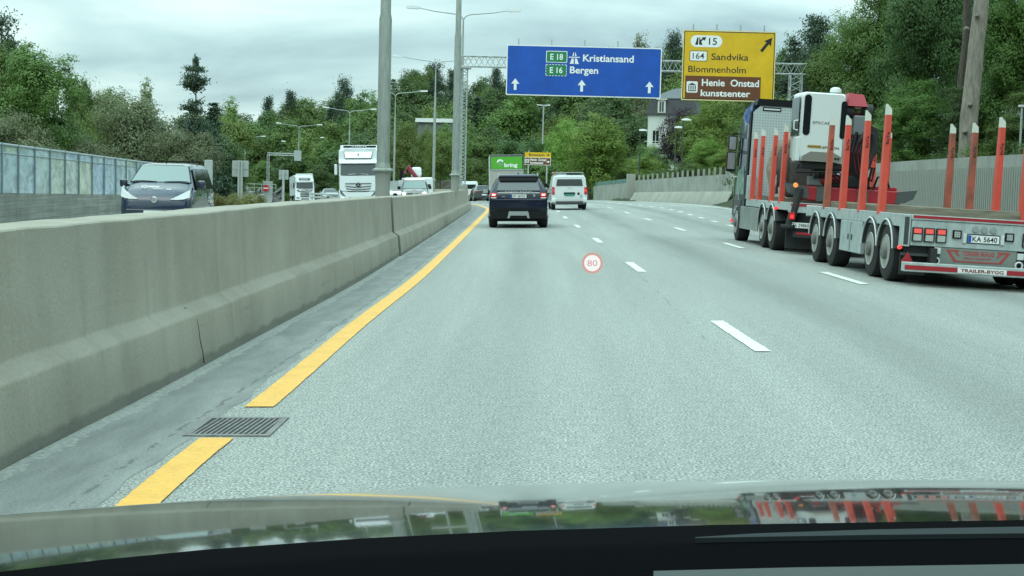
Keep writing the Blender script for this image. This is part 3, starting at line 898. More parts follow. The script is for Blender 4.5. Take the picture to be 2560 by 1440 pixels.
def cantilever():
    Y = 150; k = Y / F_PX; a = P(669, 510, Y); g = ground(a.x, Y)
    t = thing('cantilever_sign_arm', 'bent steel arm holding a small grey sign over the far carriageway', 'sign arm', (a.x, Y, g))
    zt = Zt(669, 385, Y) - g; L = X(736, Y, 385) - a.x
    m = MB(); d = .10
    for dx in (-d, d): m.tube([(dx, 0, -.2), (dx, 0, zt - d)], .045, 6)
    for i in range(14): m.tube([((-1) ** i * d, 0, i * zt / 14), (-(-1) ** i * d, 0, (i + 1) * zt / 14)], .022, 4)
    m.put('post', M_GALV, t)
    m = MB()
    for dz in (-d, d): m.tube([(-d, 0, zt + dz), (L, 0, zt + dz)], .045, 6)
    for i in range(10): m.tube([(i * L / 10, 0, zt + (-1) ** i * d), ((i + 1) * L / 10, 0, zt - (-1) ** i * d)], .022, 4)
    m.put('arm', M_GALV, t)
    zs = (392 - 389.5) * k
    MB().box(L - .02, L + .70, -.06, -.02, zt - .62, zt + .42, .01).put('sign_panel', M_SBACK, t)
cantilever()
def no_entry():
    Y = 141; k = Y / F_PX; c = P(665, 470.5, Y); g = ground(c.x, Y)
    t = thing('no_entry_sign', 'round red no entry sign with a white bar, fixed low on a grey slatted board', 'road sign', (c.x, Y, g))
    z = c.z - g
    MB().lathe([(-.05, .31), (-.02, .31)], (0, 0, z), 'Y', 32).put('disc', mat('red_sign_sheet', (.52, .015, .03), .5), t)
    MB().box(-.24, .24, -.056, -.051, z - .05, z + .05).put('bar', M_SWHITE, t)
    MB().box(-.03, .03, -.015, .04, -.2, z + .3).put('post', M_GALV, t)
    q = MB()
    for i in range(9): q.box(-.30, .62, .06, .09, z - 1.2 + i * .21, z - 1.2 + i * .21 + .19)
    q.put('slatted_board', M_SBACK, t)
no_entry()

# ------------------------------------------------------------------ small lamps on side roads
def post_lamp(u, v, vb, Y, label, kind):
    p = P(u, v, Y); zb = min(P(u, vb, Y).z, p.z - 3); k = Y / F_PX
    t = thing('post_lamp', label, 'street lamp', (p.x, Y, zb), (0, 0, 0), 'slim lamps on the side road')
    H = p.z - zb
    dark = mat('dark_lamp_post', (.05, .06, .058), .6)
    if kind == 'tee':
        MB().tube([(0, 0, 0), (0, 0, H)], .06, 8).put('pole', M_GALV, t)
        for s in (-1, 1): MB().loft([[(s * .02, -.08, H - .02), (s * .02, .08, H - .02), (s * .02, .08, H + .05), (s * .02, -.08, H + .05)], [(s * .6, -.10, H + .03), (s * .6, .10, H + .03), (s * .6, .06, H + .10), (s * .6, -.06, H + .10)]]).put('lamp_head', M_LAMP, t)
    else:
        MB().tube([(0, 0, 0), (0, 0, H)], .055, 8).put('pole', dark, t)
        s = kind
        q = MB(); n = 5; rings = []
        for i in range(n + 1):
            f = i / n; wd = .05 + .11 * math.sin(math.pi * min(1, f * .9 + .1)); h = .05 + .12 * math.sin(math.pi * min(1, .12 + f * .8))
            x = -.12 * s + f * .72 * s
            rings.append([(x, -wd, H), (x, wd, H), (x, wd * .6, H + h), (x, -wd * .6, H + h)])
        q.loft(rings).put('lamp_head', M_LAMP, t, 40)
post_lamp(1359, 264, 360, 135, 'slim T shaped lamp rising above the bright green maple', 'tee')
post_lamp(1601, 327, 445, 128, 'dark post lamp nearest the square pillar, in front of the white house', 1)
post_lamp(1690, 320, 440, 122, 'dark post lamp in front of the purple beech', 1)
post_lamp(1708, 301, 440, 112, 'tallest dark post lamp, just right of the purple beech', 1)
post_lamp(705, 354, 420, 240, 'far pale lamp head among the trees above the small grey sign', 1)
post_lamp(802, 345, 420, 240, 'far pale lamp head among the trees left of the white lorry', 1)
post_lamp(468, 281, 420, 125, 'pale lamp head against the dark conifer above the far van', -1)
p = P(2555, 268, 47)
t = thing('post_lamp', 'thin pale post with a square top standing behind the ribbed wall', 'post', (p.x, 47, terrain_z(p.x, 47)))
MB().tube([(0, 0, 0), (0, 0, p.z - t.location.z)], .035, 8).put('pole', M_GALV, t)
MB().box(-.10, .16, -.07, .07, p.z - t.location.z, p.z - t.location.z + .07, .01).put('lamp_head', M_LAMP, t)
# ------------------------------------------------------------------ trees: tapered trunk with limbs, crown of many small leaf faces
def leaf_mat(name, lo, mid, hi, trans=.35):
    q = NT(name); g = q.n('NewGeometry'); oi = q.n('ObjectInfo'); o = q.n('TexCoord').outputs['Object']
    r = q.math('ADD', q.math('MULTIPLY', g.outputs['Random Per Island'], .22), q.math('MULTIPLY', q.noise(o, 9, 3), .84))
    c = q.ramp(r, (.18, lo), (.52, mid), (.95, hi))
    hs = q.n('HueSaturation')
    q.l(q.math('ADD', q.math('MULTIPLY', oi.outputs['Random'], .024), .492), hs.inputs['Hue'])
    q.l(q.math('ADD', q.math('MULTIPLY', oi.outputs['Random'], .45), .78), hs.inputs['Value'])
    q.l(c, hs.inputs['Color'])
    q.l(hs.outputs[0], q.b.inputs['Base Color']); q.b.inputs['Roughness'].default_value = .55
    q.b.inputs['Specular IOR Level'].default_value = .35
    tr = q.n('BsdfTranslucent'); q.l(hs.outputs[0], tr.inputs[0])
    ms = q.n('MixShader'); ms.inputs[0].default_value = trans
    q.l(q.b.outputs[0], ms.inputs[1]); q.l(tr.outputs[0], ms.inputs[2]); q.l(ms.outputs[0], q.out.inputs[0])
    return q.m
L_DARK = leaf_mat('dark_leaves', (0.060, 0.102, 0.033), (0.084, 0.140, 0.043), (0.156, 0.222, 0.065))
L_MID = leaf_mat('green_leaves', (0.084, 0.144, 0.035), (0.119, 0.195, 0.045), (0.211, 0.299, 0.072))
L_BRIGHT = leaf_mat('bright_leaves', (0.124, 0.206, 0.038), (0.178, 0.281, 0.049), (0.323, 0.427, 0.087))
L_GREY = leaf_mat('grey_green_leaves', (0.134, 0.166, 0.082), (0.185, 0.222, 0.112), (0.310, 0.336, 0.185))
L_PINE = leaf_mat('pine_needles', (0.038, 0.065, 0.039), (0.053, 0.088, 0.052), (0.103, 0.144, 0.083), .1)
L_PURPLE = leaf_mat('purple_leaves', (0.029, 0.019, 0.027), (0.039, 0.025, 0.036), (0.075, 0.048, 0.057), .15)
L_OLIVE = leaf_mat('olive_leaves', (0.096, 0.141, 0.031), (0.139, 0.193, 0.043), (0.244, 0.287, 0.074))

def leaves_mesh(cent, nrm, size, rng, name, aspect=1.5):
    n = len(cent)
    a = rng.normal(size=(n, 3)); a -= nrm * (a * nrm).sum(1, keepdims=True)
    a /= np.linalg.norm(a, axis=1, keepdims=True) + 1e-9
    b = np.cross(nrm, a)
    sz = size * rng.uniform(.6, 1.25, (n, 1))
    p = np.empty((n, 4, 3))
    p[:, 0] = cent - a * sz * aspect * .5
    p[:, 1] = cent + b * sz * .42 + nrm * sz * .10
    p[:, 2] = cent + a * sz * aspect * .5
    p[:, 3] = cent - b * sz * .42 + nrm * sz * .10
    me = bpy.data.meshes.new(name)
    me.vertices.add(n * 4); me.vertices.foreach_set('co', p.reshape(-1).astype(np.float32))
    me.loops.add(n * 4); me.loops.foreach_set('vertex_index', np.arange(n * 4, dtype=np.int32))
    me.polygons.add(n); me.polygons.foreach_set('loop_start', np.arange(0, n * 4, 4, dtype=np.int32))
    me.update(calc_edges=True)
    return me
def unit(v): return v / (np.linalg.norm(v, axis=-1, keepdims=True) + 1e-9)
def crown(seed, n, leaf, rx=.30, rz=.40, cz=.58, lobes=11, lobe_r=(.12, .20), flat=1.0, cl_per=34, spread=.030, low=0.0):
    rng = np.random.default_rng(seed)
    d = unit(rng.normal(size=(lobes, 3))); 
    d[:, 2] = np.abs(d[:, 2]) * np.where(rng.random(lobes) < .62 - low, 1, -1)
    rad = rng.uniform(.45, .86, (lobes, 1))
    lc = d * rad * np.array([rx, rx, rz]); lc[0] = (0, 0, rz * .62); lc[1] = (rng.normal() * .03, 0, -rz * .1); lc[:, 2] += cz
    lr = rng.uniform(*lobe_r, lobes); lr[0] *= .8
    cc, cn = [], []
    for c, r in zip(lc, lr):
        m = cl_per; dd = unit(rng.normal(size=(m, 3)))
        rr = r * rng.uniform(.55, 1.12, (m, 1))
        cc.append(c + dd * rr * np.array([1, 1, flat])); cn.append(dd)
    cc = np.concatenate(cc); cn = np.concatenate(cn)
    keep = cc[:, 2] > .04; cc, cn = cc[keep], cn[keep]
    k = rng.integers(0, len(cc), n)
    g = rng.normal(size=(n, 3)) * spread * rng.uniform(.6, 1.4, (len(cc), 1))[k] * np.array([1.15, 1.15, .75])
    pos = cc[k] + g
    nr = unit(unit(g) * .45 + cn[k] * .75 + np.array([0, 0, .6]) + rng.normal(size=(n, 3)) * .30)
    me = leaves_mesh(pos, nr, leaf, rng, 'crown')
    return me, lc
def trunk(seed, limbs, top=.62, r=.022, lean=.02):
    rng = random.Random(seed); m = MB()
    pts = [(0, 0, -.06), (0, 0, .03)] + [(lean * k / 5 * rng.uniform(.4, 1.2), lean * k / 5 * rng.uniform(-1, 1), top * k / 5) for k in range(1, 6)]
    m.tube(pts, [r * 1.5, r * 1.15] + [r * (1 - .14 * k) for k in range(1, 6)], 9)
    for c in limbs:
        h = max(.12, min(top * .95, c[2] * .72)); f = h / top
        a = Vector((pts[-1][0] * f, pts[-1][1] * f, h)); b = Vector(c)
        mid = (a + b) / 2 + Vector((rng.uniform(-.02, .02), rng.uniform(-.02, .02), .03))
        m.tube([a, mid, b], [r * .45, r * .32, r * .14], 6)
    return m.mesh('trunk', 60)
def conifer(seed, n, leaf, kind):
    rng = np.random.default_rng(seed); pos, nr = [], []
    if kind == 'spruce':
        tiers = 22
        for t in range(tiers):
            f = t / (tiers - 1); z = .10 + f * .88
            ln = .20 * (1 - f) ** .85 + .012
            nb = int(9 - 4 * f)
            for b in range(nb):
                az = rng.uniform(0, 6.283); L = ln * rng.uniform(.65, 1.15)
                m = max(6, int(n / tiers / nb * (1.6 - 1.1 * f)))
                s = rng.random(m) ** .7
                x = np.stack([np.cos(az) * L * s, np.sin(az) * L * s, z - .10 * L / .2 * s ** 1.6 + .015 * s], 1)
                side = rng.normal(size=(m, 3)) * np.array([.022, .022, .012]) * (1.1 - .6 * s[:, None])
                pos.append(x + side); nr.append(unit(np.array([0, 0, 1.0]) + rng.normal(size=(m, 3)) * .5))
    elif kind == 'pine':
        lc = []
        for i in range(13):
            f = i / 12; z = .50 + .48 * f; ra = .23 * math.sin(math.pi * min(1, .25 + f * .72)) + .02
            az = rng.uniform(0, 6.283); c = np.array([math.cos(az) * ra * rng.uniform(.3, 1), math.sin(az) * ra * rng.uniform(.3, 1), z])
            lc.append(c); m = n // 13
            g = rng.normal(size=(m, 3)) * np.array([.062, .062, .030]) * rng.uniform(.7, 1.2)
            pos.append(c + g); nr.append(unit(np.array([0, 0, .8]) + rng.normal(size=(m, 3)) * .7))
    elif kind == 'crowntop':           # conifer with an open thin spire above a broad dark skirt
        for i in range(30):
            up = i < 12
            z = rng.uniform(.62, .98) if up else rng.uniform(.12, .56)
            ra = (.095 if up else .20 * (1 - .5 * z)) * (1.15 - z * .55) * rng.uniform(.3, 1.1)
            az = rng.uniform(0, 6.283); c = np.array([math.cos(az) * ra, math.sin(az) * ra, z])
            m = int(n / 30 * (.55 if up else 1.35))
            g = rng.normal(size=(m, 3)) * np.array([.034, .034, .012] if up else [.058, .058, .034])
            pos.append(c + g); nr.append(unit(np.array([0, 0, .8]) + rng.normal(size=(m, 3)) * .7))
        m = n // 40; pos.append(np.array([0, 0, .97]) + rng.normal(size=(m, 3)) * np.array([.012, .012, .02])); nr.append(unit(rng.normal(size=(m, 3))))
    pos = np.concatenate(pos); nr = np.concatenate(nr)
    me = leaves_mesh(pos, nr, leaf, rng, 'crown', 2.2)
    t = MB(); t.tube([(0, 0, -.06), (0, 0, .03), (.006, 0, .5), (0, .004, .97)], [.024, .018, .011, .003], 8)
    if kind != 'spruce':
        for i in range(9):
            z = .45 + .05 * i; a = i * 2.4
            t.tube([(0, 0, z), (math.cos(a) * .09, math.sin(a) * .09, z + .045)], [.005, .002], 5)
    return me, t.mesh('trunk', 60)
PROT = {}
def proto_b(key, seeds, n, leaf, **kw):
    out = []
    for s in seeds:
        me, lc = crown(s, n, leaf, **kw)
        tr = trunk(s, lc[:9]); tr.materials.append(M_BARK)
        out.append((me, tr))
    PROT[key] = out
proto_b('broad', (1, 2, 3, 4, 5, 6), 20000, .0185, rx=.31, rz=.42, cz=.55, lobes=15, low=.1)
proto_b('round', (11, 12, 13), 24000, .0145, rx=.33, rz=.40, cz=.53, lobes=17, low=.12, cl_per=40)
proto_b('willow', (21, 22, 23), 44000, .0175, rx=.56, rz=.38, cz=.50, lobes=24, lobe_r=(.12, .20), low=.2, cl_per=42, spread=.034)
proto_b('tall', (31, 32), 9000, .0190, rx=.17, rz=.43, cz=.55, lobes=13, lobe_r=(.09, .13), low=.1)
proto_b('ash', (41, 42), 46000, .0130, rx=.36, rz=.42, cz=.56, lobes=19, lobe_r=(.10, .17), low=.05, cl_per=30, spread=.024)
proto_b('big', (51, 52, 53), 80000, .0088, rx=.28, rz=.46, cz=.54, lobes=26, lobe_r=(.09, .15), low=.22, cl_per=36, spread=.021)
proto_b('birch', (61, 62), 4500, .0165, rx=.16, rz=.40, cz=.60, lobes=13, lobe_r=(.06, .11), cl_per=16, spread=.022)
proto_b('shrub', (71, 72, 73), 9000, .032, rx=.62, rz=.40, cz=.42, lobes=16, lobe_r=(.22, .34), low=.2, spread=.05)
for key, kind, seeds, n, lf in (('spruce', 'spruce', (81, 82), 9000, .0125), ('pine', 'pine', (84, 85, 86), 7000, .0125), ('spire', 'crowntop', (88,), 15000, .0120)):
    PROT[key] = []
    for s in seeds:
        me, tr = conifer(s, n, lf, kind); tr.materials.append(M_BARK); PROT[key].append((me, tr))
_mesh_mat = {}
_rt = random.Random(77)
WID = {'broad': .86, 'round': .92, 'willow': 1.42, 'tall': .52, 'ash': .92, 'big': .74, 'birch': .46, 'shrub': 1.6, 'spruce': .40, 'pine': .54, 'spire': .46}
def tree(kind, u, vtop, Y, label, m, width=None, group=None, name=None, var=None, base=None, bottom=None, rz=None):
    """crown top at photo pixel (u, vtop), Y metres ahead; width in photo pixels"""
    top = P(u, vtop, Y); z0 = terrain_z(top.x, Y) if base is None else base
    if bottom is not None: z0 = P(u, bottom, Y).z
    H = max(1.2, top.z - z0)
    k = _rt.randrange(len(PROT[kind])) if var is None else var % len(PROT[kind])
    me, tr = PROT[kind][k]
    key = (me.name, m.name)
    if key not in _mesh_mat:
        c = me.copy() if any(a == me.name for a, b in _mesh_mat) else me
        c.materials.clear(); c.materials.append(m); _mesh_mat[key] = c
    me = _mesh_mat[key]
    sx = H
    if width: sx = width * Y / F_PX / WID[kind]
    sx = max(.45 * H, min(2.2 * H, sx))
    nm = name or {'spruce': 'spruce_tree', 'pine': 'pine_tree', 'spire': 'conifer_tree', 'shrub': 'bush', 'birch': 'birch_tree', 'willow': 'willow_tree'}.get(kind, 'broadleaf_tree')
    t = thing(nm, label, 'bush' if kind == 'shrub' else 'tree', (top.x, Y, z0), (0, 0, _rt.uniform(0, 6.28) if rz is None else rz), group)
    t.scale = (sx, sx, H / (.985 if kind in ('spruce', 'pine', 'spire') else .985))
    link('trunk', tr, None, t); link('crown', me, None, t)
    return t

# --- left: behind the glass screen
tree('ash', 68, 88, 84, 'tallest broad leafy tree at the far left, feathery sprays of leaves against the sky', L_MID, 330, var=0, rz=1.0)
tree('ash', -60, 40, 90, 'tree at the extreme left cut by the picture edge', L_MID, 300, var=1)
tree('pine', 4, 52, 104, 'dark pine tip showing above the leafy tree at the far left', L_PINE, 140)
tree('willow', 40, 246, 70, 'grey green willow low behind the first panes of the glass screen', L_GREY, 330, var=0)
tree('round', 150, 262, 100, 'dark leafy tree filling the gap between the two grey green willows', L_DARK, 230)
tree('ash', 212, 178, 116, 'slim loose crowned tree standing right of the tallest left tree', L_MID, 150, var=1)
tree('ash', 270, 208, 122, 'small feathery tree peeping over the big grey willow', L_MID, 130, var=0)
tree('round', 245, 258, 108, 'yellowish green tree behind the left shoulder of the big grey willow', L_OLIVE, 170)
tree('willow', 345, 203, 92, 'biggest grey green willow, spreading wide behind the dark van', L_GREY, 360, var=1)
tree('willow', 455, 300, 88, 'low grey green willow behind the far end of the glass screen', L_GREY, 250, var=2)
tree('willow', 220, 330, 84, 'low shrubby willow above the middle panes of the glass screen', L_GREY, 260, var=0)
tree('birch', 366, 190, 98, 'bare twiggy dead top poking out of the big grey willow', L_GREY, 80)
tree('spire', 490, 150, 132, 'conifer with an open spire and dark skirt against the sky', L_PINE, 125, rz=.6)
tree('spruce', 535, 262, 138, 'dark spruce leaning against the right side of the spired conifer', L_PINE, 140)
tree('broad', 470, 265, 150, 'dark tree filling in behind the spired conifer', L_DARK, 200)
tree('birch', 578, 238, 175, 'pale drooping birch just right of the spired conifer', L_OLIVE, 90, var=0)
tree('tall', 590, 285, 168, 'slender mixed tree below the drooping birch', L_OLIVE, 110)
tree('broad', 560, 330, 150, 'dark tree right behind the clipped roadside bushes', L_DARK, 160)
# --- middle, in front of the wooded hill
tree('round', 1018, 290, 172, 'pointed fresh green tree between the thick pole and the fourth lamp', L_OLIVE, 150, var=1)
tree('round', 1105, 312, 165, 'fresh green tree left of the lattice mast', L_OLIVE, 130, var=0)
tree('round', 1068, 309, 178, 'fresh green tree just under the white roof edge of the flat roofed house', L_OLIVE, 130, var=2)
tree('broad', 1122, 306, 182, 'green tree hiding the wall of the flat roofed house next to the mast', L_MID, 110)
tree('broad', 960, 340, 178, 'green tree behind the white oncoming lorry', L_MID, 150)
tree('broad', 1200, 340, 170, 'green tree right of the lattice mast, left of the green lorry back', L_MID, 150)
tree('broad', 1190, 392, 160, 'low green tree above the stone wall', L_MID, 110)
tree('round', 1478, 280, 138, 'large bright green maple behind the white van, fullest of the roadside trees', L_BRIGHT, 225, var=2)
tree('round', 1415, 279, 150, 'bright green tree joined to the left side of the large maple', L_BRIGHT, 130, var=0)
tree('broad', 1345, 395, 146, 'leafy tree behind the brown direction board', L_MID, 170)
tree('round', 1555, 395, 142, 'green bush like tree between the large maple and the dark lamps', L_MID, 130, var=1)
tree('round', 1610, 385, 133, 'light green rounded tree just behind the parapet pillar', L_BRIGHT, 140, var=2)
tree('round', 1706, 246, 142, 'dark purple beech in front of the white house', L_PURPLE, 140, var=0, rz=.5)
tree('round', 1630, 353, 156, 'leafy tree below the balcony of the white house', L_MID, 150, var=1)
tree('round', 1790, 228, 136, 'broad fresh green maple under the yellow sign', L_BRIGHT, 240, var=1)
tree('round', 1755, 335, 124, 'lower fresh green tree between the purple beech and the truck cab', L_BRIGHT, 130, var=2)
tree('round', 1815, 370, 118, 'small bright tree right beside the truck mirror', L_BRIGHT, 110, var=0)
tree('shrub', 1800, 424, 96, 'low green bush behind the parapet close to the truck cab', L_MID, 90)
# --- right: beyond the ribbed wall
tree('pine', 2040, 52, 118, 'grey green pine with a domed top, right of the yellow sign', L_PINE, 150, var=0)
tree('broad', 2030, 70, 128, 'dark domed tree behind the grey green pine', L_PINE, 170)
tree('spruce', 1985, 110, 124, 'spruce standing between the yellow sign and the domed pine', L_PINE, 150)
tree('broad', 1945, 130, 140, 'shaded tree right behind the yellow sign', L_DARK, 170)
tree('broad', 2080, 150, 104, 'dark tree between the domed pine and the tall roadside trees', L_DARK, 190)
tree('broad', 1960, 240, 112, 'deep green tree above the white crane cab', L_MID, 190)
tree('birch', 1962, 78, 150, 'bare twiggy tree top right of the yellow sign', L_DARK, 70)
for i, (u, vt, Y, wd, lab, m) in enumerate((
        (2215, -130, 66, 330, 'tall roadside tree whose branches overhang the sky right of the yellow sign', L_MID),
        (2330, -190, 60, 330, 'tall leafy tree just left of the bare pine trunk', L_DARK),
        (2480, -210, 64, 330, 'tall leafy tree behind the bare pine trunk', L_DARK),
        (2590, -160, 54, 330, 'tall leafy tree at the right edge of the view', L_MID),
        (2130, 40, 78, 260, 'mid height tree whose crown meets the dark domed tree', L_MID),
        (2400, 30, 74, 330, 'shaded tree deep behind the bare pine trunk', L_DARK),
        (2160, 190, 66, 300, 'lower leafy tree above the red crane', L_MID),
        (2300, 200, 58, 260, 'lower leafy tree above the right hand stakes', L_MID),
        (2450, 190, 56, 260, 'lower leafy tree at the foot of the bare pine trunk', L_DARK),
        (2570, 220, 50, 240, 'lower leafy tree beside the thin pale post', L_MID))):
    tree('big', u, vt, Y, lab, m, wd, var=i)
for i, (u, vt, Y) in enumerate(((1900, 330, 82), (2060, 320, 74), (2180, 340, 64), (2290, 350, 58), (2390, 345, 54), (2490, 335, 51), (2590, 330, 47))):
    tree('shrub', u, vt, Y, 'leafy bush in the hedge growing behind the ribbed wall', L_MID if i % 2 else L_DARK, 190, 'bushes behind the ribbed wall', var=i)
# the bare pine trunk
def bare_pine():
    Y = 52
    b = P(2418, 392, Y); g = terrain_z(b.x, Y)
    t = thing('pine_tree', 'thick bare reddish pine trunk with knots rising out of the picture at the right', 'tree', (b.x, Y, g))
    pts, rs = [], []
    for u, v, wpx in ((2416, 430, 56), (2419, 390, 52), (2422, 300, 50), (2428, 240, 47), (2436, 170, 46), (2441, 110, 44), (2449, 50, 43), (2454, 0, 41), (2462, -80, 38), (2470, -200, 33), (2474, -420, 20)):
        pts.append(P(u, v, Y) - t.location); rs.append(wpx * .88 * Y / F_PX / 2)
    pts.insert(0, Vector((pts[0].x, 0, -.3))); rs.insert(0, rs[0] * 1.15)
    m = mat('pine_bark', (.25, .225, .185), .9, var=.42, vscale=3.2, bump=.9, bscale=8, stretch=(2.4, 2.4, .6))
    k = MB(); k.tube(pts, rs, 16)
    for u, v in ((2416, 72), (2425, 262), (2442, 40), (2412, 330)):
        p = P(u, v, Y - .28) - t.location
        k.tube([p, p + Vector((-.05, -.14, .03))], [.10, .05], 8)
    k.put('trunk', m, t, 50)
    me, _ = PROT['pine'][1]
    c = me.copy(); c.materials.clear(); c.materials.append(L_PINE)
    o = link('crown', c, None, t, (pts[-1].x, 0, pts[-1].z - 7)); o.scale = (13, 13, 12)
    for u, vt, w_ in ((2398, 400, 24),):
        Y2 = 56; b2 = P(u, 395, Y2); g2 = terrain_z(b2.x, Y2)
        t2 = thing('tree_trunk', 'thin dark trunk leaning in the shade left of the bare pine' if u > 2300 else 'slender dark trunk in the leaves above the crane', 'tree', (b2.x, Y2, g2))
        ps = [P(u + (395 - v) * .05 + 4 * math.sin(v * .02), v, Y2) - t2.location for v in (420, 300, 200, 100, 0, -150)]
        MB().tube(ps, [w_ * Y2 / F_PX / 2 * f for f in (1.15, 1, .92, .85, .76, .5)], 9).put('trunk', M_BARK, t2, 60)
bare_pine()

# --- the wooded hill straight ahead: every tree its own
prof = [(540, 262), (600, 268), (650, 266), (690, 262), (720, 244), (765, 226), (800, 238), (850, 218), (890, 226), (930, 214), (975, 192), (1040, 168), (1090, 160),
        (1135, 180), (1190, 200), (1240, 186), (1300, 178), (1400, 160), (1500, 130), (1590, 110), (1640, 122), (1700, 98), (1780, 100), (1880, 120), (1960, 140)]
pu = [a for a, b in prof]; pv = [b for a, b in prof]
HILL = {'broad': ('broadleaf tree on the wooded hill beyond the road', 'broadleaf trees on the hill'), 'pine': ('pine on the skyline of the wooded hill', 'pines on the hill skyline'),
        'spruce': ('spruce among the broadleaf trees of the wooded hill', 'spruces on the hill')}
rh = random.Random(31)
def hill_row(Y, step, drop, mats, kinds, jit):
    u = 545 + rh.uniform(0, step)
    while u < 1965:
        vt = float(np.interp(u, pu, pv)) + drop * (.75 + .5 * rh.random()) + rh.uniform(-jit, jit)
        kd = rh.choices(kinds, [6, .4, .25][:len(kinds)])[0]
        YY = Y + rh.uniform(-9, 9)
        top = P(u, vt, YY)
        H = top.z - terrain_z(top.x, YY)
        base = None
        if H > 19: base = top.z - 17
        if H > 4.5:
            m = rh.choice(mats) if kd == 'broad' else L_PINE
            lab, grp = HILL[kd]
            nm = {L_DARK: 'dark green ', L_MID: 'mid green ', L_OLIVE: 'yellowish green ', L_PINE: 'dark '}[m]
            hh = min(H, 17)
            wpx = step * (2.5 if kd == 'broad' else 1.25) * rh.uniform(.85, 1.15)
            tree(kd, u, vt, YY, nm + lab, m, min(wpx, hh * .95 * F_PX / YY * WID[kd] * 1.15), nm + grp, base=base)
        u += step * rh.uniform(.75, 1.25)
hill_row(345, 62, 4, [L_DARK, L_DARK, L_MID], ['broad', 'pine', 'spruce'], 9)
hill_row(300, 68, 34, [L_DARK, L_MID], ['broad', 'pine', 'spruce'], 12)
hill_row(258, 78, 76, [L_DARK, L_MID, L_MID, L_OLIVE], ['broad', 'spruce'], 14)
hill_row(222, 88, 128, [L_DARK, L_MID, L_OLIVE], ['broad'], 14)
hill_row(192, 96, 180, [L_DARK, L_MID], ['broad'], 12)
for u, vt, Y in ((857, 206, 330), (672, 250, 340), (726, 236, 335), (1240, 178, 330), (1690, 92, 300), (1130, 183, 335)):
    tree('pine', u, vt, Y, 'dark pine on the skyline of the wooded hill', L_PINE, 55, 'dark pines on the hill skyline')
tree('birch', 1602, 82, 205, 'pale drooping birch top sticking up between the blue and the yellow sign', L_GREY, 75, var=1)
tree('ash', 1072, 152, 300, 'loose light crowned tree on the skyline behind the fourth lamp', L_MID, 95, var=0)
tree('birch', 1165, 340, 168, 'thin pale stemmed tree right of the lattice mast', L_MID, 50)
# clipped bushes on the verge to the left
L_STRAW = leaf_mat('straw_green_leaves', (0.172, 0.180, 0.059), (0.234, 0.234, 0.078), (0.383, 0.355, 0.135))
for i, (u, vt, Y, wd) in enumerate(((545, 490, 96, 60), (580, 487, 100, 70), (620, 492, 104, 60), (650, 497, 110, 45), (525, 470, 118, 55))):
    tree('shrub', u, vt, Y, ('yellowish clipped bush in the roadside row behind the dark van' if i < 4 else 'dry brownish bush behind the end of the glass screen'), L_STRAW if i < 4 else L_OLIVE, wd, 'clipped roadside bushes' if i < 4 else None, var=i, base=ground(X(u, Y), Y) - .1)
for i, (u, vt, Y) in enumerate(((835, 462, 212), (800, 440, 225), (770, 450, 228), (700, 452, 236), (840, 430, 235), (880, 440, 230), (600, 420, 250), (660, 430, 250), (950, 450, 190), (1010, 440, 190), (1060, 440, 182), (1110, 430, 180), (1180, 430, 176), (1500, 440, 148), (1430, 445, 150), (1540, 450, 145), (1640, 425, 128), (1720, 425, 118))):
    tree('shrub', u, vt, Y, 'undergrowth bush at the foot of the wooded hill', L_MID if i % 3 else L_OLIVE, 120, 'undergrowth bushes', var=i)

# --- unseen woods added beside and behind us, to darken paintwork reflections and side light
def added_wood():
    rw = random.Random(4); rng = np.random.default_rng(9); me0 = PROT['broad']
    spots = [(-21 - rw.uniform(0, 9), -96 + i * 5.2) for i in range(30)] + [(18.5 + rw.uniform(0, 8), -96 + i * 5.2) for i in range(27)] + [(-30 + i * 6, -104 - rw.uniform(0, 8)) for i in range(11)]
    P_, N_ = [], []
    for x, y in spots:
        m = me0[rw.randrange(6)][0]; n = len(m.vertices); co = np.empty(n * 3, np.float32); m.vertices.foreach_get('co', co); co = co.reshape(-1, 4, 3)
        co = co[::6]; H = rw.uniform(11, 17); a = rw.uniform(0, 6.28); c, s = math.cos(a), math.sin(a)
        q = co.copy(); q[..., 0] = co[..., 0] * c - co[..., 1] * s; q[..., 1] = co[..., 0] * s + co[..., 1] * c
        ctr = q.mean(1, keepdims=True); q = ctr + (q - ctr) * 2.6
        P_.append(q * H + np.array([x, y, terrain_z(x, y)]))
    p = np.concatenate(P_).reshape(-1, 3).astype(np.float32); n = len(p) // 4
    me = bpy.data.meshes.new('added_wood'); me.vertices.add(n * 4); me.vertices.foreach_set('co', p.reshape(-1)); me.loops.add(n * 4); me.loops.foreach_set('vertex_index', np.arange(n * 4, dtype=np.int32))
    me.polygons.add(n); me.polygons.foreach_set('loop_start', np.arange(0, n * 4, 4, dtype=np.int32)); me.update(calc_edges=True)
    tag(link('unseen_wood', me, L_DARK), 'unseen wood added on both sides and behind the viewer to darken reflections', 'wood', kind='stuff')
added_wood()

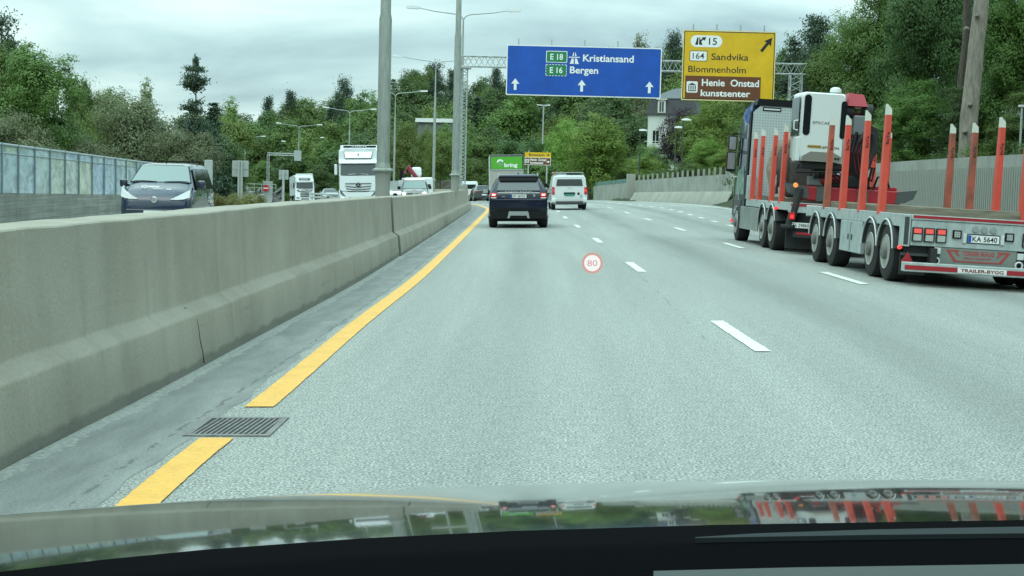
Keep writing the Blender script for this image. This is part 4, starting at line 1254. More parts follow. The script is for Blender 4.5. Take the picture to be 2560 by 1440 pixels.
# ------------------------------------------------------------------ buildings among the trees
def house():
    Y = 178; k = Y / F_PX
    c = P(1662, 352, Y); t = thing('house', 'white villa with a dark mansard roof and dormers, half hidden behind the purple beech', 'house', (c.x, Y, c.z - 1.5), (0, 0, R(-12)))
    wh = mat('white_render', (.60, .63, .58), .8, var=.1, vscale=1); rf = mat('dark_slate', (.045, .048, .052), .7, var=.3, vscale=3)
    pal = mat('grey_slate_top', (.10, .115, .125), .6, var=.2, vscale=2)
    h1 = 4.6
    MB().box(-2.1, 3.6, 0, 6, -2, h1).put('wall', wh, t)
    m = MB(); m.loft([[(-2.4, -.3, h1), (3.9, -.3, h1), (3.9, 6.3, h1), (-2.4, 6.3, h1)], [(-1.9, .2, h1 + 1.95), (3.4, .2, h1 + 1.95), (3.4, 5.8, h1 + 1.95), (-1.9, 5.8, h1 + 1.95)]])
    r = m.put('roof', rf, t)
    m = MB(); m.loft([[(-2.0, .1, h1 + 1.96), (3.5, .1, h1 + 1.96), (3.5, 5.9, h1 + 1.96), (-2.0, 5.9, h1 + 1.96)], [(.8, 2.6, h1 + 3.3), (1.6, 2.6, h1 + 3.3), (1.6, 3.4, h1 + 3.3), (.8, 3.4, h1 + 3.3)]])
    m.put('roof_cap', pal, r)
    d = MB().box(-.95, .0, -.25, 1.0, h1 + .15, h1 + 1.75).put('dormer', wh, r)
    MB().box(-1.1, .15, -.45, 1.0, h1 + 1.75, h1 + 1.9).put('dormer_roof', wh, r)
    def win(x, z, ww, hh, y=-.02, n=3):
        f = MB().box(x - ww / 2 - .1, x + ww / 2 + .1, y - .05, y, z - .1, z + hh + .1).put('window', wh, t)
        q = MB()
        for i in range(n):
            a = x - ww / 2 + ww * i / n
            q.box(a + .04, a + ww / n - .04, y - .07, y - .051, z, z + hh)
        q.put('pane', M_GLASS, f)
    win(-.48, h1 + .35, .6, 1.2, -.26, 2)
    MB().box(.6, 3.2, -1.0, 0, .6, 3.9).put('bay', wh, t)
    m = MB(); m.poly([(.3, -1.25, 3.9), (3.5, -1.25, 3.9), (1.9, -.7, 5.0)], (0, 1.2, 0)); m.put('bay_roof', rf, t)
    win(1.9, 2.0, 2.1, 1.5, -1.02, 4)
    win(-1.1, 1.2, .8, 1.5, -.02, 2)
    MB().box(-2.3, .5, -1.1, -.05, .5, .6).box(-2.3, .5, -1.12, -1.08, 1.35, 1.42).put('balcony', wh, t)
house()
def flat_house():
    Y = 215; k = Y / F_PX; c = P(1088, 306, Y)
    t = thing('flat_roofed_house', 'long pale flat roofed house among the trees left of the lattice mast', 'house', (c.x, Y, c.z - 2.2), (0, 0, R(-6)))
    wl_ = mat('grey_timber_wall', (.17, .19, .18), .8, var=.2, vscale=1.5)
    W = 98 * k / 2
    MB().box(-W + .3, W - .3, 0, 6, -3, 2.2).put('wall', wl_, t)
    MB().box(-W, W, -.5, 6.5, 2.2, 2.75).put('roof', mat('white_fascia', (.72, .74, .72), .6), t)
flat_house()
def far_house(u, v, Y, w_, label):
    c = P(u, v, Y); k = Y / F_PX
    t = thing('house', label, 'house', (c.x, Y, c.z - 3))
    MB().box(-w_, w_, 0, 5, -1, 2.6).put('wall', mat('white_render', (.6, .63, .58), .8), t)
    m = MB(); m.poly([(-w_ - .3, -.3, 2.6), (w_ + .3, -.3, 2.6), (0, -.3, 4.4)], (0, 5.6, 0)); m.put('roof', mat('dark_slate', (.045, .048, .052), .7), t)
    for x in (-.5 * w_, .5 * w_):
        f = MB().box(x - .5, x + .5, -.04, 0, .6, 1.9).put('window', M_WHITE, t); MB().box(x - .42, x + .42, -.06, -.041, .68, 1.82).put('pane', M_GLASS, f)

# stone walls and rock
M_STONE = mat('grey_stone', (.19, .185, .165), .9, var=.45, vscale=2.2, bump=.8, bscale=3)
def stone_wall():
    Y = 168
    a, b = P(1085, 497, Y + 6), P(1262, 500, Y); g = min(a.z, b.z) - 1
    t = thing('stone_wall', 'rough grey stone retaining wall glimpsed between the barrier and the green lorry back', 'wall', (a.x, a.y, g))
    d = b - a; n = 24; rnd = random.Random(3); rows, uv = [], []
    zt = Zt(1180, 453, Y) - g
    for j in range(6):
        rows.append([((d.x * i / n), d.y * i / n + rnd.uniform(-.12, .12), zt * j / 5 + (rnd.uniform(-.15, .15) if j == 5 else 0)) for i in range(n + 1)])
    back = [(d.x * i / n, d.y * i / n + 1.2, zt) for i in range(n + 1)]
    rows.append(back)
    sheet('face', rows, M_STONE, t, None, False)
stone_wall()
def rock():
    Y = 215; a, b = P(545, 505, Y), P(708, 508, Y)
    t = thing('rock_face', 'blasted grey rock cutting beyond the sign backs at the far bend', 'rock', (a.x, Y, a.z - 2))
    rnd = random.Random(8); n = 30; rows = []
    W = b.x - a.x
    for j in range(8):
        h = j / 7
        rows.append([(W * i / n, -1.2 * (1 - h) + rnd.uniform(-.5, .5), 2 + h * (Zt(560, 462, Y) - a.z) * (.75 + .35 * math.sin(i * .7) * .5 + rnd.uniform(-.08, .08)) - (2 if j == 0 else 0)) for i in range(n + 1)])
    rows.append([(W * i / n, 4, rows[-1][i][2] - .2) for i in range(n + 1)])
    sheet('face', rows, mat('blasted_rock', (.15, .155, .15), .9, var=.55, vscale=1.2, bump=.9, bscale=2), t, None, False)
    f = thing('guard_fence', 'thin pale railing along the top of the rock cutting', 'fence', (P(600, 460, Y - 3).x, Y - 3, P(600, 459, Y - 3).z))
    q = MB(); L = P(690, 460, Y - 3).x - f.location.x
    q.tube([(0, 0, 0), (L, 0, 0)], .03, 5); q.tube([(0, 0, -.5), (L, 0, -.5)], .02, 5); q.put('rail', M_GALV, f)
    for i in range(6): MB().box(L * i / 5 - .03, L * i / 5 + .03, -.03, .03, -1.2, 0).put('post', M_GALV, f)
rock()
def guard_rail():
    Y = 150
    a = P(800, 492, Y); g = ground(a.x, Y)
    t = thing('guard_rail', 'pale steel guard rail left of the white oncoming lorry', 'guard rail', (a.x, Y, g))
    L = P(862, 490, Y).x - a.x
    for z in (.45, .78): MB().box(-1.0, L, -.05, .05, z, z + .2, .03).put('rail', M_GALV, t)
    for i in range(5): MB().box(-.8 + i * L / 4 - .05, -.8 + i * L / 4 + .05, .05, .12, -.2, .95).put('post', M_GALV, t)
guard_rail()
# ------------------------------------------------------------------ vehicles
def place(name, label, cat, x, y, oncoming=False, yaw=None, group=None, gz=None):
    a = yaw_at(y) if yaw is None else yaw
    f = Vector((-math.sin(a), math.cos(a), 0)); r = Vector((math.cos(a), math.sin(a), 0))
    if oncoming: f, r = -f, -r
    def gg(v): return ground(v.x, v.y)
    c = Vector((x, y, 0)); z = ground(x, y) if gz is None else gz
    if gz is None:
        f.z = (gg(c + f) - gg(c - f)) / 2; r.z = (gg(c + r * .8) - gg(c - r * .8)) / 1.6
    f.normalize(); r = (r - f * r.dot(f)).normalized(); u = r.cross(f)
    M = Matrix((r, f, u)).transposed()
    return thing(name, label, cat, (x, y, z), M.to_euler(), group)
def ring(y, w0, w1, w2, z0, zb, zr):
    h = [(w0 * .84, z0), (w0, z0 + .10), (w1, z0 + (zb - z0) * .55), (w1 * .985, zb), (w2 + (w1 - w2) * .10, zr - min(.13, (zr - zb) * .4)), (w2 * .93, zr - .025), (w2 * .6, zr)]
    return [(x, y, z) for x, z in h] + [(-x, y, z) for x, z in h[::-1]]
def body(st, m, par, name='body', smooth=38):
    k = MB(); k.loft([ring(*s) for s in st]); return k.put(name, m, par, smooth)
def wheel(par, x, y, r, wd, side, rimm=None, name='wheel'):
    s = side
    t = MB(); h = wd / 2
    t.lathe([(-h * .96, r * .60), (-h, r * .80), (-h * .86, r * .97), (-h * .5, r), (h * .5, r), (h * .86, r * .97), (h, r * .80), (h * .96, r * .60)], (x, y, r), 'X', 28)
    w_ = t.put(name, M_RUB, par, 40)
    k = MB(); f = x + s * h
    k.lathe([(s * .002, r * .60), (s * .012, r * .58), (-s * .02, r * .50), (-s * .055, r * .44), (-s * .05, r * .24), (s * .03, r * .22), (s * .04, r * .10)], (f, y, r), 'X', 24)
    k.put('rim', rimm or M_GALV, w_, 35)
    return w_
def bx(par, name, m, x0, x1, y0, y1, z0, z1, bev=0):
    return MB().box(min(x0, x1), max(x0, x1), min(y0, y1), max(y0, y1), min(z0, z1), max(z0, z1), bev).put(name, m, par)
def pol(par, name, m, pts, off, smooth=0):
    return MB().poly(pts, off).put(name, m, par, smooth)
def plate(par, s, x, y, z, w_=.52, h=.11, col=None, blue=True, facing=-1, M=None):
    """number plate facing -Y (rear) or +Y (front)"""
    f = facing
    p = bx(par, 'number_plate', col or M_SWHITE, x - w_ / 2, x + w_ / 2, y, y + f * .012, z - h / 2, z + h / 2)
    if blue: bx(p, 'blue_band', M_BLUE, x - f * -w_ * .5, x + f * w_ * .40, y + f * .0125, y + f * .015, z - h / 2 + .005, z + h / 2 - .005)
    if s:
        T = None if f < 0 else Matrix.Rotation(math.pi, 3, 'Z')
        text(s, w_ * .80, h * .66, (x + (.035 * w_ if f < 0 else -.035 * w_), y + f * .016, z), M_SBLACK, p, T, .012)
    return p

M_NAVY = mat('navy_car_paint', (.008, .014, .032), .28, coat=.45, spec=.2)
M_DKVAN = mat('charcoal_blue_paint', (.022, .034, .062), .25, coat=.8, spec=.3)
M_LENS = mat('clear_lamp_lens', (.75, .78, .78), .12, spec=.9)
M_HEADLIT = mat('lit_headlamp', (.9, .9, .85), .2, emit=(1, .95, .85, 5))
M_SILVER = mat('silver_trim', (.34, .36, .36), .4, .4)
M_TAILDIM = mat('dim_tail_lamp', (.55, .07, .06), .3, emit=(1, .14, .11, .42))
M_TAILGLOW = mat('lit_tail_lamp', (.7, .06, .06), .25, emit=(1, .12, .10, .9))

# --- black SUV ahead of us
def suv():
    Y = 49.2
    t = place('suv', 'black SUV ahead in our lane, red tail lamps lit, silver skid plate under the bumper', 'car', X(1297.5, Y, 520), Y, yaw=R(.4))
    st = [(0.02, .86, .90, .84, .46, .98, 1.10), (.06, .95, .965, .885, .34, 1.06, 1.175), (.50, .98, .985, .665, .30, 1.12, 1.725), (.60, .98, .985, .660, .28, 1.13, 1.755),
          (1.3, .985, .985, .655, .28, 1.13, 1.80), (2.6, .985, .98, .645, .28, 1.13, 1.77), (3.35, .98, .97, .80, .28, 1.10, 1.20), (4.5, .96, .92, .78, .3, .98, 1.04), (4.85, .84, .80, .6, .4, .82, .86)]
    b = body(st, M_NAVY, t)
    sl = (.44) / (1.725 - 1.175)
    def rp(x, z, o=0): return (x, .06 + (z - 1.175) * sl - o, z)
    off = (0, -.02, .015)
    gl = mat('rear_window_glass', (.060, .072, .076), .12, spec=.8)
    pol(t, 'rear_window', gl, [rp(-.72, 1.235, .0), rp(.72, 1.235, .0), rp(.635, 1.56, .0), rp(-.635, 1.56, .0)], off)
    k = MB()
    k.loft([[rp(-.62, 1.53, .0), rp(.62, 1.53, .0), rp(.66, 1.62, .02), rp(-.66, 1.62, .02)], [rp(-.60, 1.56, .09), rp(.60, 1.56, .09), rp(.67, 1.67, .11), rp(-.67, 1.67, .11)], [rp(-.55, 1.64, .14), rp(.55, 1.64, .14), rp(.65, 1.70, .14), rp(-.65, 1.70, .14)]])
    k.put('spoiler_underside', M_BLACK, t)
    pale = M_NAVY
    k = MB(); k.loft([[(-.67, .62, 1.70), (.67, .62, 1.70), (.60, .62, 1.785), (-.60, .62, 1.785)], [(-.67, .36, 1.70), (.67, .36, 1.70), (.60, .36, 1.765), (-.60, .36, 1.765)], [(-.66, .30, 1.705), (.66, .30, 1.705), (.60, .31, 1.74), (-.60, .31, 1.74)]]); k.put('spoiler', pale, t)
    for s in (-1, 1): MB().tube([(s * .66, .7, 1.74), (s * .655, 1.0, 1.81), (s * .655, 2.1, 1.81), (s * .66, 2.3, 1.75)], .018, 6).put('roof_rail', M_SILVER, t)
    MB().loft([[(-.02, 1.0, 1.78), (.02, 1.0, 1.78), (.02, 1.0, 1.80), (-.02, 1.0, 1.80)], [(-.01, .86, 1.80), (.01, .86, 1.80), (.01, .86, 1.85), (-.01, .86, 1.85)]]).put('antenna', M_NAVY, t)
    bx(t, 'trim_strip', M_CHROME, -.70, .70, .035, .05, 1.150, 1.180, .004)
    for s in (-1, 1):
        h = MB().box(s * .825 - .10, s * .825 + .10, -.015, .12, .985, 1.165, .03).put('tail_lamp', M_RED, t)
        MB().box(s * .825 - .085, s * .825 + .085, -.022, -.0155, 1.075, 1.15, .0).put('glowing_band', M_REDLIT, h)
        MB().box(s * .825 - .05, s * .825 + .055, -.0265, -.0225, 1.085, 1.13, .0).put('bright_core', mat('lit_core', (.9, .6, .6), .3, emit=(1, .55, .5, 2.2)), h)
        MB().box(s * .825 - .09, s * .825 + .09, -.020, -.0155, .99, 1.025, .0).put('pale_band', M_LENS, h)
        bx(t, 'fog_reflector', M_RED, s * .775 - .08, s * .775 + .07, .0, .03, .50, .58, .01)
        MB().tube([(s * .51, .2, .385), (s * .51, -.03, .385)], .055, 14).put('exhaust', M_SILVER, t)
        for yy in (.95, 3.85): wheel(t, s * .845, yy, .375, .285, s, M_SILVER)
        MB().loft([[(s * .95, 2.75, 1.08), (s * 1.0, 2.75, 1.08), (s * 1.0, 2.75, 1.16), (s * .95, 2.75, 1.16)], [(s * 1.02, 2.7, 1.10), (s * 1.12, 2.72, 1.10), (s * 1.12, 2.72, 1.26), (s * 1.02, 2.7, 1.28)]]).put('mirror_arm', M_NAVY, t)
        mm = MB().box(s * 1.13 - .115, s * 1.13 + .115, 2.66, 2.80, 1.12, 1.29, .045).put('mirror', M_NAVY, t, 30)
        MB().box(s * 1.13 - .09, s * 1.13 + .09, 2.653, 2.659, 1.14, 1.27, .0).put('mirror_glass', M_CHROME, mm)
        pol(t, 'side_window', M_GLASS, [(s * .975, .75, 1.16), (s * .975, 2.9, 1.16), (s * .70, 2.45, 1.66), (s * .72, .85, 1.66)], (s * .012, 0, .004))
    bx(t, 'tailgate_crease', M_NAVY, -.90, .90, -.005, .1, .90, .965, .02)
    k = MB(); k.loft([[(-.93, .03, .30), (.93, .03, .30), (.96, .03, .62), (-.96, .03, .62)], [(-.90, -.05, .33), (.90, -.05, .33), (.94, -.05, .58), (-.94, -.05, .58)]]); k.put('bumper', M_BLACK, t)
    pol(t, 'skid_plate', M_SILVER, [(-.37, -.055, .33), (-.30, -.055, .33), (-.27, -.055, .42), (.27, -.055, .42), (.30, -.055, .33), (.37, -.055, .33), (.32, -.055, .56), (-.32, -.055, .56)], (0, -.02, 0))
    pol(t, 'bumper_step', M_BLACK, [(-.72, -.052, .60), (.72, -.052, .60), (.66, -.052, .67), (-.66, -.052, .67)], (0, -.02, 0))
    bx(t, 'underbody', M_BLACK, -.8, .8, .2, 4.6, .22, .42)
    plate(t, 'DP 68769', 0, .02, 1.06)
    text('R A N G E   R O V E R', .88, .042, (0, rp(0, 1.215, .028)[1], 1.213), M_CHROME, t, bold=.04)
    bx(t, 'badge', M_SILVER, -.55, -.45, .015, .03, 1.035, 1.06, .0)
    MB().lathe([(.012, .04), (.03, .04)], (.52, 0, 1.08), 'Y', 16).put('badge', M_SILVER, t)
suv()

# --- generic rear view van / oncoming van
def white_van():
    Y = 79.0
    t = place('van', 'white van with a ladder on its roof rack, right of the black SUV', 'van', X(1424.5, Y, 500), Y, yaw=R(1.2))
    st = [(0, .90, .92, .80, .42, 1.05, 1.78), (.05, .935, .95, .83, .34, 1.06, 1.84), (.5, .95, .955, .82, .28, 1.08, 1.90), (3.2, .95, .955, .80, .28, 1.08, 1.90), (3.9, .95, .94, .76, .28, 1.06, 1.40), (4.7, .9, .88, .66, .3, .85, 1.05), (4.95, .8, .78, .55, .4, .7, .8)]
    body(st, M_WHITE, t)
    pol(t, 'rear_window', M_GLASS, [(-.71, -.004, 1.28), (.71, -.004, 1.28), (.64, .02, 1.76), (-.64, .02, 1.76)], (0, -.014, 0))
    for s in (-1, 1):
        h = bx(t, 'tail_lamp', M_RED, s * .86 - .07, s * .86 + .07, -.03, .06, .82, 1.22, .02)
        bx(h, 'glowing_lens', M_REDLIT, s * .86 - .05, s * .86 + .05, -.035, -.0305, .98, 1.10)
        bx(t, 'bumper_corner', M_WHITE, s * .83 - .11, s * .83 + .11, -.07, .05, .42, .62, .03)
        for yy in (.95, 4.1): wheel(t, s * .83, yy, .335, .225, s, M_SILVER)
        mm = bx(t, 'mirror', M_BLACK, s * 1.10 - .10, s * 1.10 + .10, 3.3, 3.42, 1.20, 1.42, .03)
        bx(t, 'mirror_arm', M_BLACK, s * .97 - .06, s * .97 + .06, 3.34, 3.40, 1.24, 1.30)
    bx(t, 'plate_recess', M_BLACK, -.30, .30, -.02, .0, .80, .94, .01)
    gp = mat('green_plate', (.03, .26, .17), .5)
    bx(t, 'number_plate', gp, -.26, .26, -.032, -.0205, .75, .86)
    bx(t, 'bumper', mat('grey_bumper', (.06, .065, .066), .6), -.72, .72, -.06, .05, .32, .47, .03)
    bx(t, 'sticker', M_BLACK, .42, .54, -.008, -.002, .80, .93); bx(t, 'sticker', mat('blue_sticker', (.25, .42, .55), .5), .57, .68, -.008, -.002, .66, .82)
    bx(t, 'badge', M_SILVER, -.12, .12, -.01, -.002, 1.155, 1.17)
    rk = bx(t, 'roof_rack', M_GALV, -.80, .80, .6, .66, 1.93, 1.97); bx(t, 'roof_rack', M_GALV, -.80, .80, 2.4, 2.46, 1.93, 1.97)
    lad = MB()
    lad.box(-.80, -.74, .1, 3.0, 1.975, 2.03); lad.box(-.34, -.28, .1, 3.0, 1.975, 2.03)
    for i in range(10): lad.box(-.74, -.34, .2 + i * .29, .24 + i * .29, 1.985, 2.02)
    lad.put('ladder', M_GALV, t)
    bx(t, 'roof_board', mat('pale_board', (.45, .47, .45), .6), -.16, .74, .1, 2.9, 1.975, 2.01, .006)
    bx(t, 'orange_strap', mat('orange', (.6, .16, .05), .6), -.84, -.76, .0, .06, 1.86, 2.02)
white_van()

def far_van():
    Y = 146
    t = place('van', 'white van far ahead in the bend, partly hidden by the barrier end', 'van', X(1174, Y, 490), Y)
    st = [(0, .90, .92, .80, .42, 1.05, 1.86), (.05, .935, .95, .83, .34, 1.06, 1.95), (3.2, .95, .955, .80, .28, 1.08, 1.98), (3.9, .95, .94, .76, .28, 1.06, 1.40), (4.8, .8, .78, .55, .4, .7, .9)]
    body(st, M_WHITE, t)
    pol(t, 'rear_window', M_GLASS, [(-.70, -.004, 1.20), (.70, -.004, 1.20), (.62, .02, 1.78), (-.62, .02, 1.78)], (0, -.014, 0))
    for s in (-1, 1):
        bx(t, 'tail_lamp', M_REDLIT, s * .86 - .06, s * .86 + .06, -.03, .06, .95, 1.35, .02)
        for yy in (.95, 3.9): wheel(t, s * .83, yy, .335, .22, s)
    bx(t, 'bumper', M_BLACK, -.8, .8, -.06, .05, .34, .5)
far_van()
def far_car():
    Y = 134
    t = place('car', 'dark grey car far ahead, half hidden behind the left side of the black SUV', 'car', X(1211, Y, 490), Y)
    g = mat('dark_grey_paint', (.05, .055, .058), .25, coat=1)
    st = [(0, .80, .84, .78, .40, .85, .95), (.1, .88, .9, .80, .28, .9, 1.02), (.7, .9, .9, .62, .25, .95, 1.42), (2.2, .9, .9, .62, .25, .95, 1.46), (3.2, .9, .88, .75, .25, .92, 1.0), (4.4, .8, .78, .6, .35, .7, .75)]
    body(st, g, t)
    pol(t, 'rear_window', M_GLASS, [(-.64, .16, 1.03), (.64, .16, 1.03), (.55, .62, 1.38), (-.55, .62, 1.38)], (0, -.02, .02))
    for s in (-1, 1):
        bx(t, 'tail_lamp', M_RED, s * .75 - .12, s * .75 + .12, -.02, .06, .82, .95, .02)
        for yy in (.8, 3.6): wheel(t, s * .80, yy, .32, .21, s)
    plate(t, '', 0, -.01, .6)
far_car()

def parcel_lorry():
    Y = 112
    t = place('box_lorry', 'box lorry ahead with a bright green back panel above its pale lowered tail lift', 'lorry', X(1269, Y, 450), Y, yaw=R(1.5))
    gr = mat('bright_green_panel', (.075, .36, .022), .5)
    gy = mat('box_body_grey', (.52, .56, .53), .55)
    zt = Zt(1269, 387, Y) - t.location.z
    k = Y / F_PX
    bx(t, 'box_body', gy, -1.27, 1.27, .0, 7.5, .95, zt, .03)
    bx(t, 'door_frame', mat('dark_frame', (.07, .075, .07), .6), -1.25, 1.25, -.03, 0, zt - .12, zt - .01)
    bx(t, 'door_frame', mat('dark_frame', (.07, .075, .07), .6), -1.25, -1.19, -.03, 0, zt - 1.1, zt - .12); bx(t, 'door_frame', M_BLACK, 1.19, 1.25, -.03, 0, zt - 1.1, zt - .12)
    z1, z0 = zt - .15, zt - 1.06
    bx(t, 'green_panel', gr, -1.18, 1.18, -.035, -.001, z0, z1)
    bx(t, 'tail_lift', mat('pale_tail_lift', (.36, .35, .32), .7, var=.15, vscale=2), -1.25, 1.25, -.12, -.04, .75, z0 - .10)
    bx(t, 'tail_lift_edge', M_GALV, -1.28, 1.28, -.16, -.001, z0 - .10, z0 - .03)
    zc = (z0 + z1) / 2
    text('bring', .98, .30, (.32, -.037, zc - .16), M_SWHITE, t, bold=.03)
    k1 = MB(); pts = []
    cx_, cz_ = -.48, zc + .02
    for i in range(15): a = R(185 - i * 12); pts.append((cx_ + .26 * math.cos(a), -.036, cz_ + .26 * math.sin(a)))
    for i in range(9): a = R(17 + i * 12); pts.append((cx_ - .02 + .10 * math.cos(a) + .05, -.036, cz_ + .02 + .12 * math.sin(a)))
    k1.poly(pts, (0, -.004, 0)); k1.put('logo_swoosh', M_SWHITE, t)
    pts = [(cx_ - .10, -.0365, cz_ - .02)] + [(cx_ + .02 + .20 * math.cos(R(-160 + i * 18)), -.0365, cz_ - .04 + .20 * math.sin(R(-160 + i * 18))) for i in range(10)]
    pol(t, 'logo_leaf', mat('grey_green_leaf', (.20, .30, .20), .5), pts, (0, -.004, 0))
    bx(t, 'chassis', M_BLACK, -.5, .5, .2, 9.4, .5, .95)
    bx(t, 'bumper', M_BLACK, -1.2, 1.2, 0, .1, .35, .5)
    for s in (-1, 1):
        bx(t, 'tail_lamp', M_RED, s * 1.0 - .15, s * 1.0 + .15, -.02, .05, .55, .68)
        for yy in (1.6, 7.6): wheel(t, s * 1.08, yy, .45, .3, s)
    bx(t, 'cab', M_WHITE, -1.2, 1.2, 7.8, 9.8, .6, 3.0, .12)
parcel_lorry()

# --- oncoming vehicles (front at y = 0, body behind at -y)
def dark_van():
    Y = 38.5
    t = place('van', 'dark blue oncoming van with white lettering on its bonnet', 'van', X(385, Y, 500), Y, True, yaw=R(3.0))
    W = .93
    st = [(-.02, .74, .78, .62, .40, .74, .84), (-.14, .86, .88, .76, .28, .86, 1.00), (-.55, .90, .90, .80, .24, 1.00, 1.17), (-.95, .90, .90, .80, .24, 1.04, 1.30), (-1.62, .90, .90, .665, .24, 1.06, 1.745), (-1.95, .90, .90, .665, .24, 1.06, 1.81), (-3.0, .90, .90, .665, .24, 1.06, 1.83), (-4.35, .90, .895, .66, .24, 1.06, 1.80), (-4.5, .87, .87, .70, .35, 1.04, 1.70)]
    body(st, M_DKVAN, t)
    ws = mat('windscreen_glass', (.19, .255, .245), .06, spec=.8)
    n = Vector((0, .445, .67)).normalized() * .014
    pol(t, 'windscreen', ws, [(-.775, -.98, 1.305), (.775, -.98, 1.305), (.61, -1.60, 1.735), (-.61, -1.60, 1.735)], n * 1.6)
    pol(t, 'windscreen_edge', M_BLACK, [(-.81, -.965, 1.285), (.81, -.965, 1.285), (.645, -1.61, 1.742), (-.645, -1.61, 1.742)], n * 1.2)
    for s in (-1, 1):
        MB().tube([(s * .10, -.94, 1.325), (s * .45, -.97, 1.34), (s * .72, -.99, 1.335)], .010, 5).put('wiper', M_BLACK, t)
        # swept almond headlamps
        h = MB()
        h.loft([[(s * .42, -.03, .865), (s * .42, .0, .865), (s * .43, .0, .885), (s * .43, -.03, .885)],
                [(s * .60, -.10, .865), (s * .60, -.02, .865), (s * .60, -.04, .965), (s * .60, -.16, .965)],
                [(s * .76, -.16, .885), (s * .76, -.06, .885), (s * .76, -.12, 1.055), (s * .76, -.28, 1.055)],
                [(s * .865, -.28, .93), (s * .885, -.16, .93), (s * .885, -.26, 1.13), (s * .855, -.42, 1.13)],
                [(s * .865, -.50, 1.12), (s * .89, -.46, 1.12), (s * .89, -.48, 1.20), (s * .855, -.52, 1.20)]])
        h.put('headlamp', M_LENS, t, 50)
        mm = MB().box(s * 1.03 - .10, s * 1.03 + .10, -1.28, -1.14, 1.16, 1.37, .045).put('mirror', M_DKVAN, t, 30)
        bx(t, 'mirror_arm', M_BLACK, s * .92 - .05, s * .92 + .05, -1.24, -1.18, 1.18, 1.24)
        for yy in (-.92, -3.65): wheel(t, s * .815, yy, .32, .20, s, M_SILVER)
        for a, b, c in ((-1.30, -2.05, .0), (-2.12, -3.15, .0), (-3.22, -4.25, .0)):
            x1, x0 = s * .885, s * .705
            pol(t, 'side_window', M_GLASS, [(x1, a, 1.12), (x1, b, 1.12), (x0, b - (.0), 1.68), (x0, a - (.42 if a > -1.5 else 0), 1.68)], (s * .016, 0, .005))
        bx(t, 'side_trim', M_BLACK, s * .905, s * .915, -1.2, -3.3, .38, .48)
        bx(t, 'door_handle', M_DKVAN, s * .90, s * .925, -1.95, -2.12, .95, .99)
    MB().lathe([(-.01, .075), (.03, .085), (.035, .06)], (0, -.02, .86), 'Y', 24).put('emblem_ring', M_CHROME, t)
    bx(t, 'emblem_bar', M_CHROME, -.10, .10, .0, .022, .845, .875)
    k = MB(); k.loft([[(-.84, -.16, .45), (.84, -.16, .45), (.86, -.18, .66), (-.86, -.18, .66)], [(-.70, .02, .47), (.70, .02, .47), (.72, .02, .62), (-.72, .02, .62)]]); k.put('bumper', M_DKVAN, t, 30)
    bx(t, 'bumper_trim', M_SILVER, -.70, .70, .021, .03, .585, .60)
    plate(t, '', 0, .03, .52, blue=False, facing=1)
    Mb = Matrix.Rotation(math.pi, 3, 'Z') @ Matrix.Rotation(R(-64), 3, 'X')
    text('VIFIX', .30, .075, (.10, -.52, 1.193), M_SWHITE, t, Mb, .02)
    text('AS', .13, .06, (-.30, -.42, 1.135), M_SWHITE, t, Mb, .02)
    text('elektro', .26, .035, (-.02, -.40, 1.145), M_SWHITE, t, Mb, .02)
    q = MB(); 
    for i in range(20):
        a0, a1 = R(i * 18), R(i * 18 + 16)
        p = lambda a, r: Vector((.34, -.50, 1.19)) + Mb @ Vector((r * math.cos(a), 0, r * math.sin(a)))
        q.poly([p(a0, .055), p(a0, .075), p(a1, .075), p(a1, .055)], Mb @ Vector((0, -.003, 0)))
    q.put('logo_ring', M_SWHITE, t)
    for yy in (-1.9, -3.6): bx(t, 'roof_rack', M_BLACK, -.72, .72, yy - .02, yy + .02, 1.862, 1.888)
    MB().tube([(0, -1.75, 1.80), (0, -1.80, 1.90)], .012, 5).put('antenna', M_BLACK, t)
dark_van()

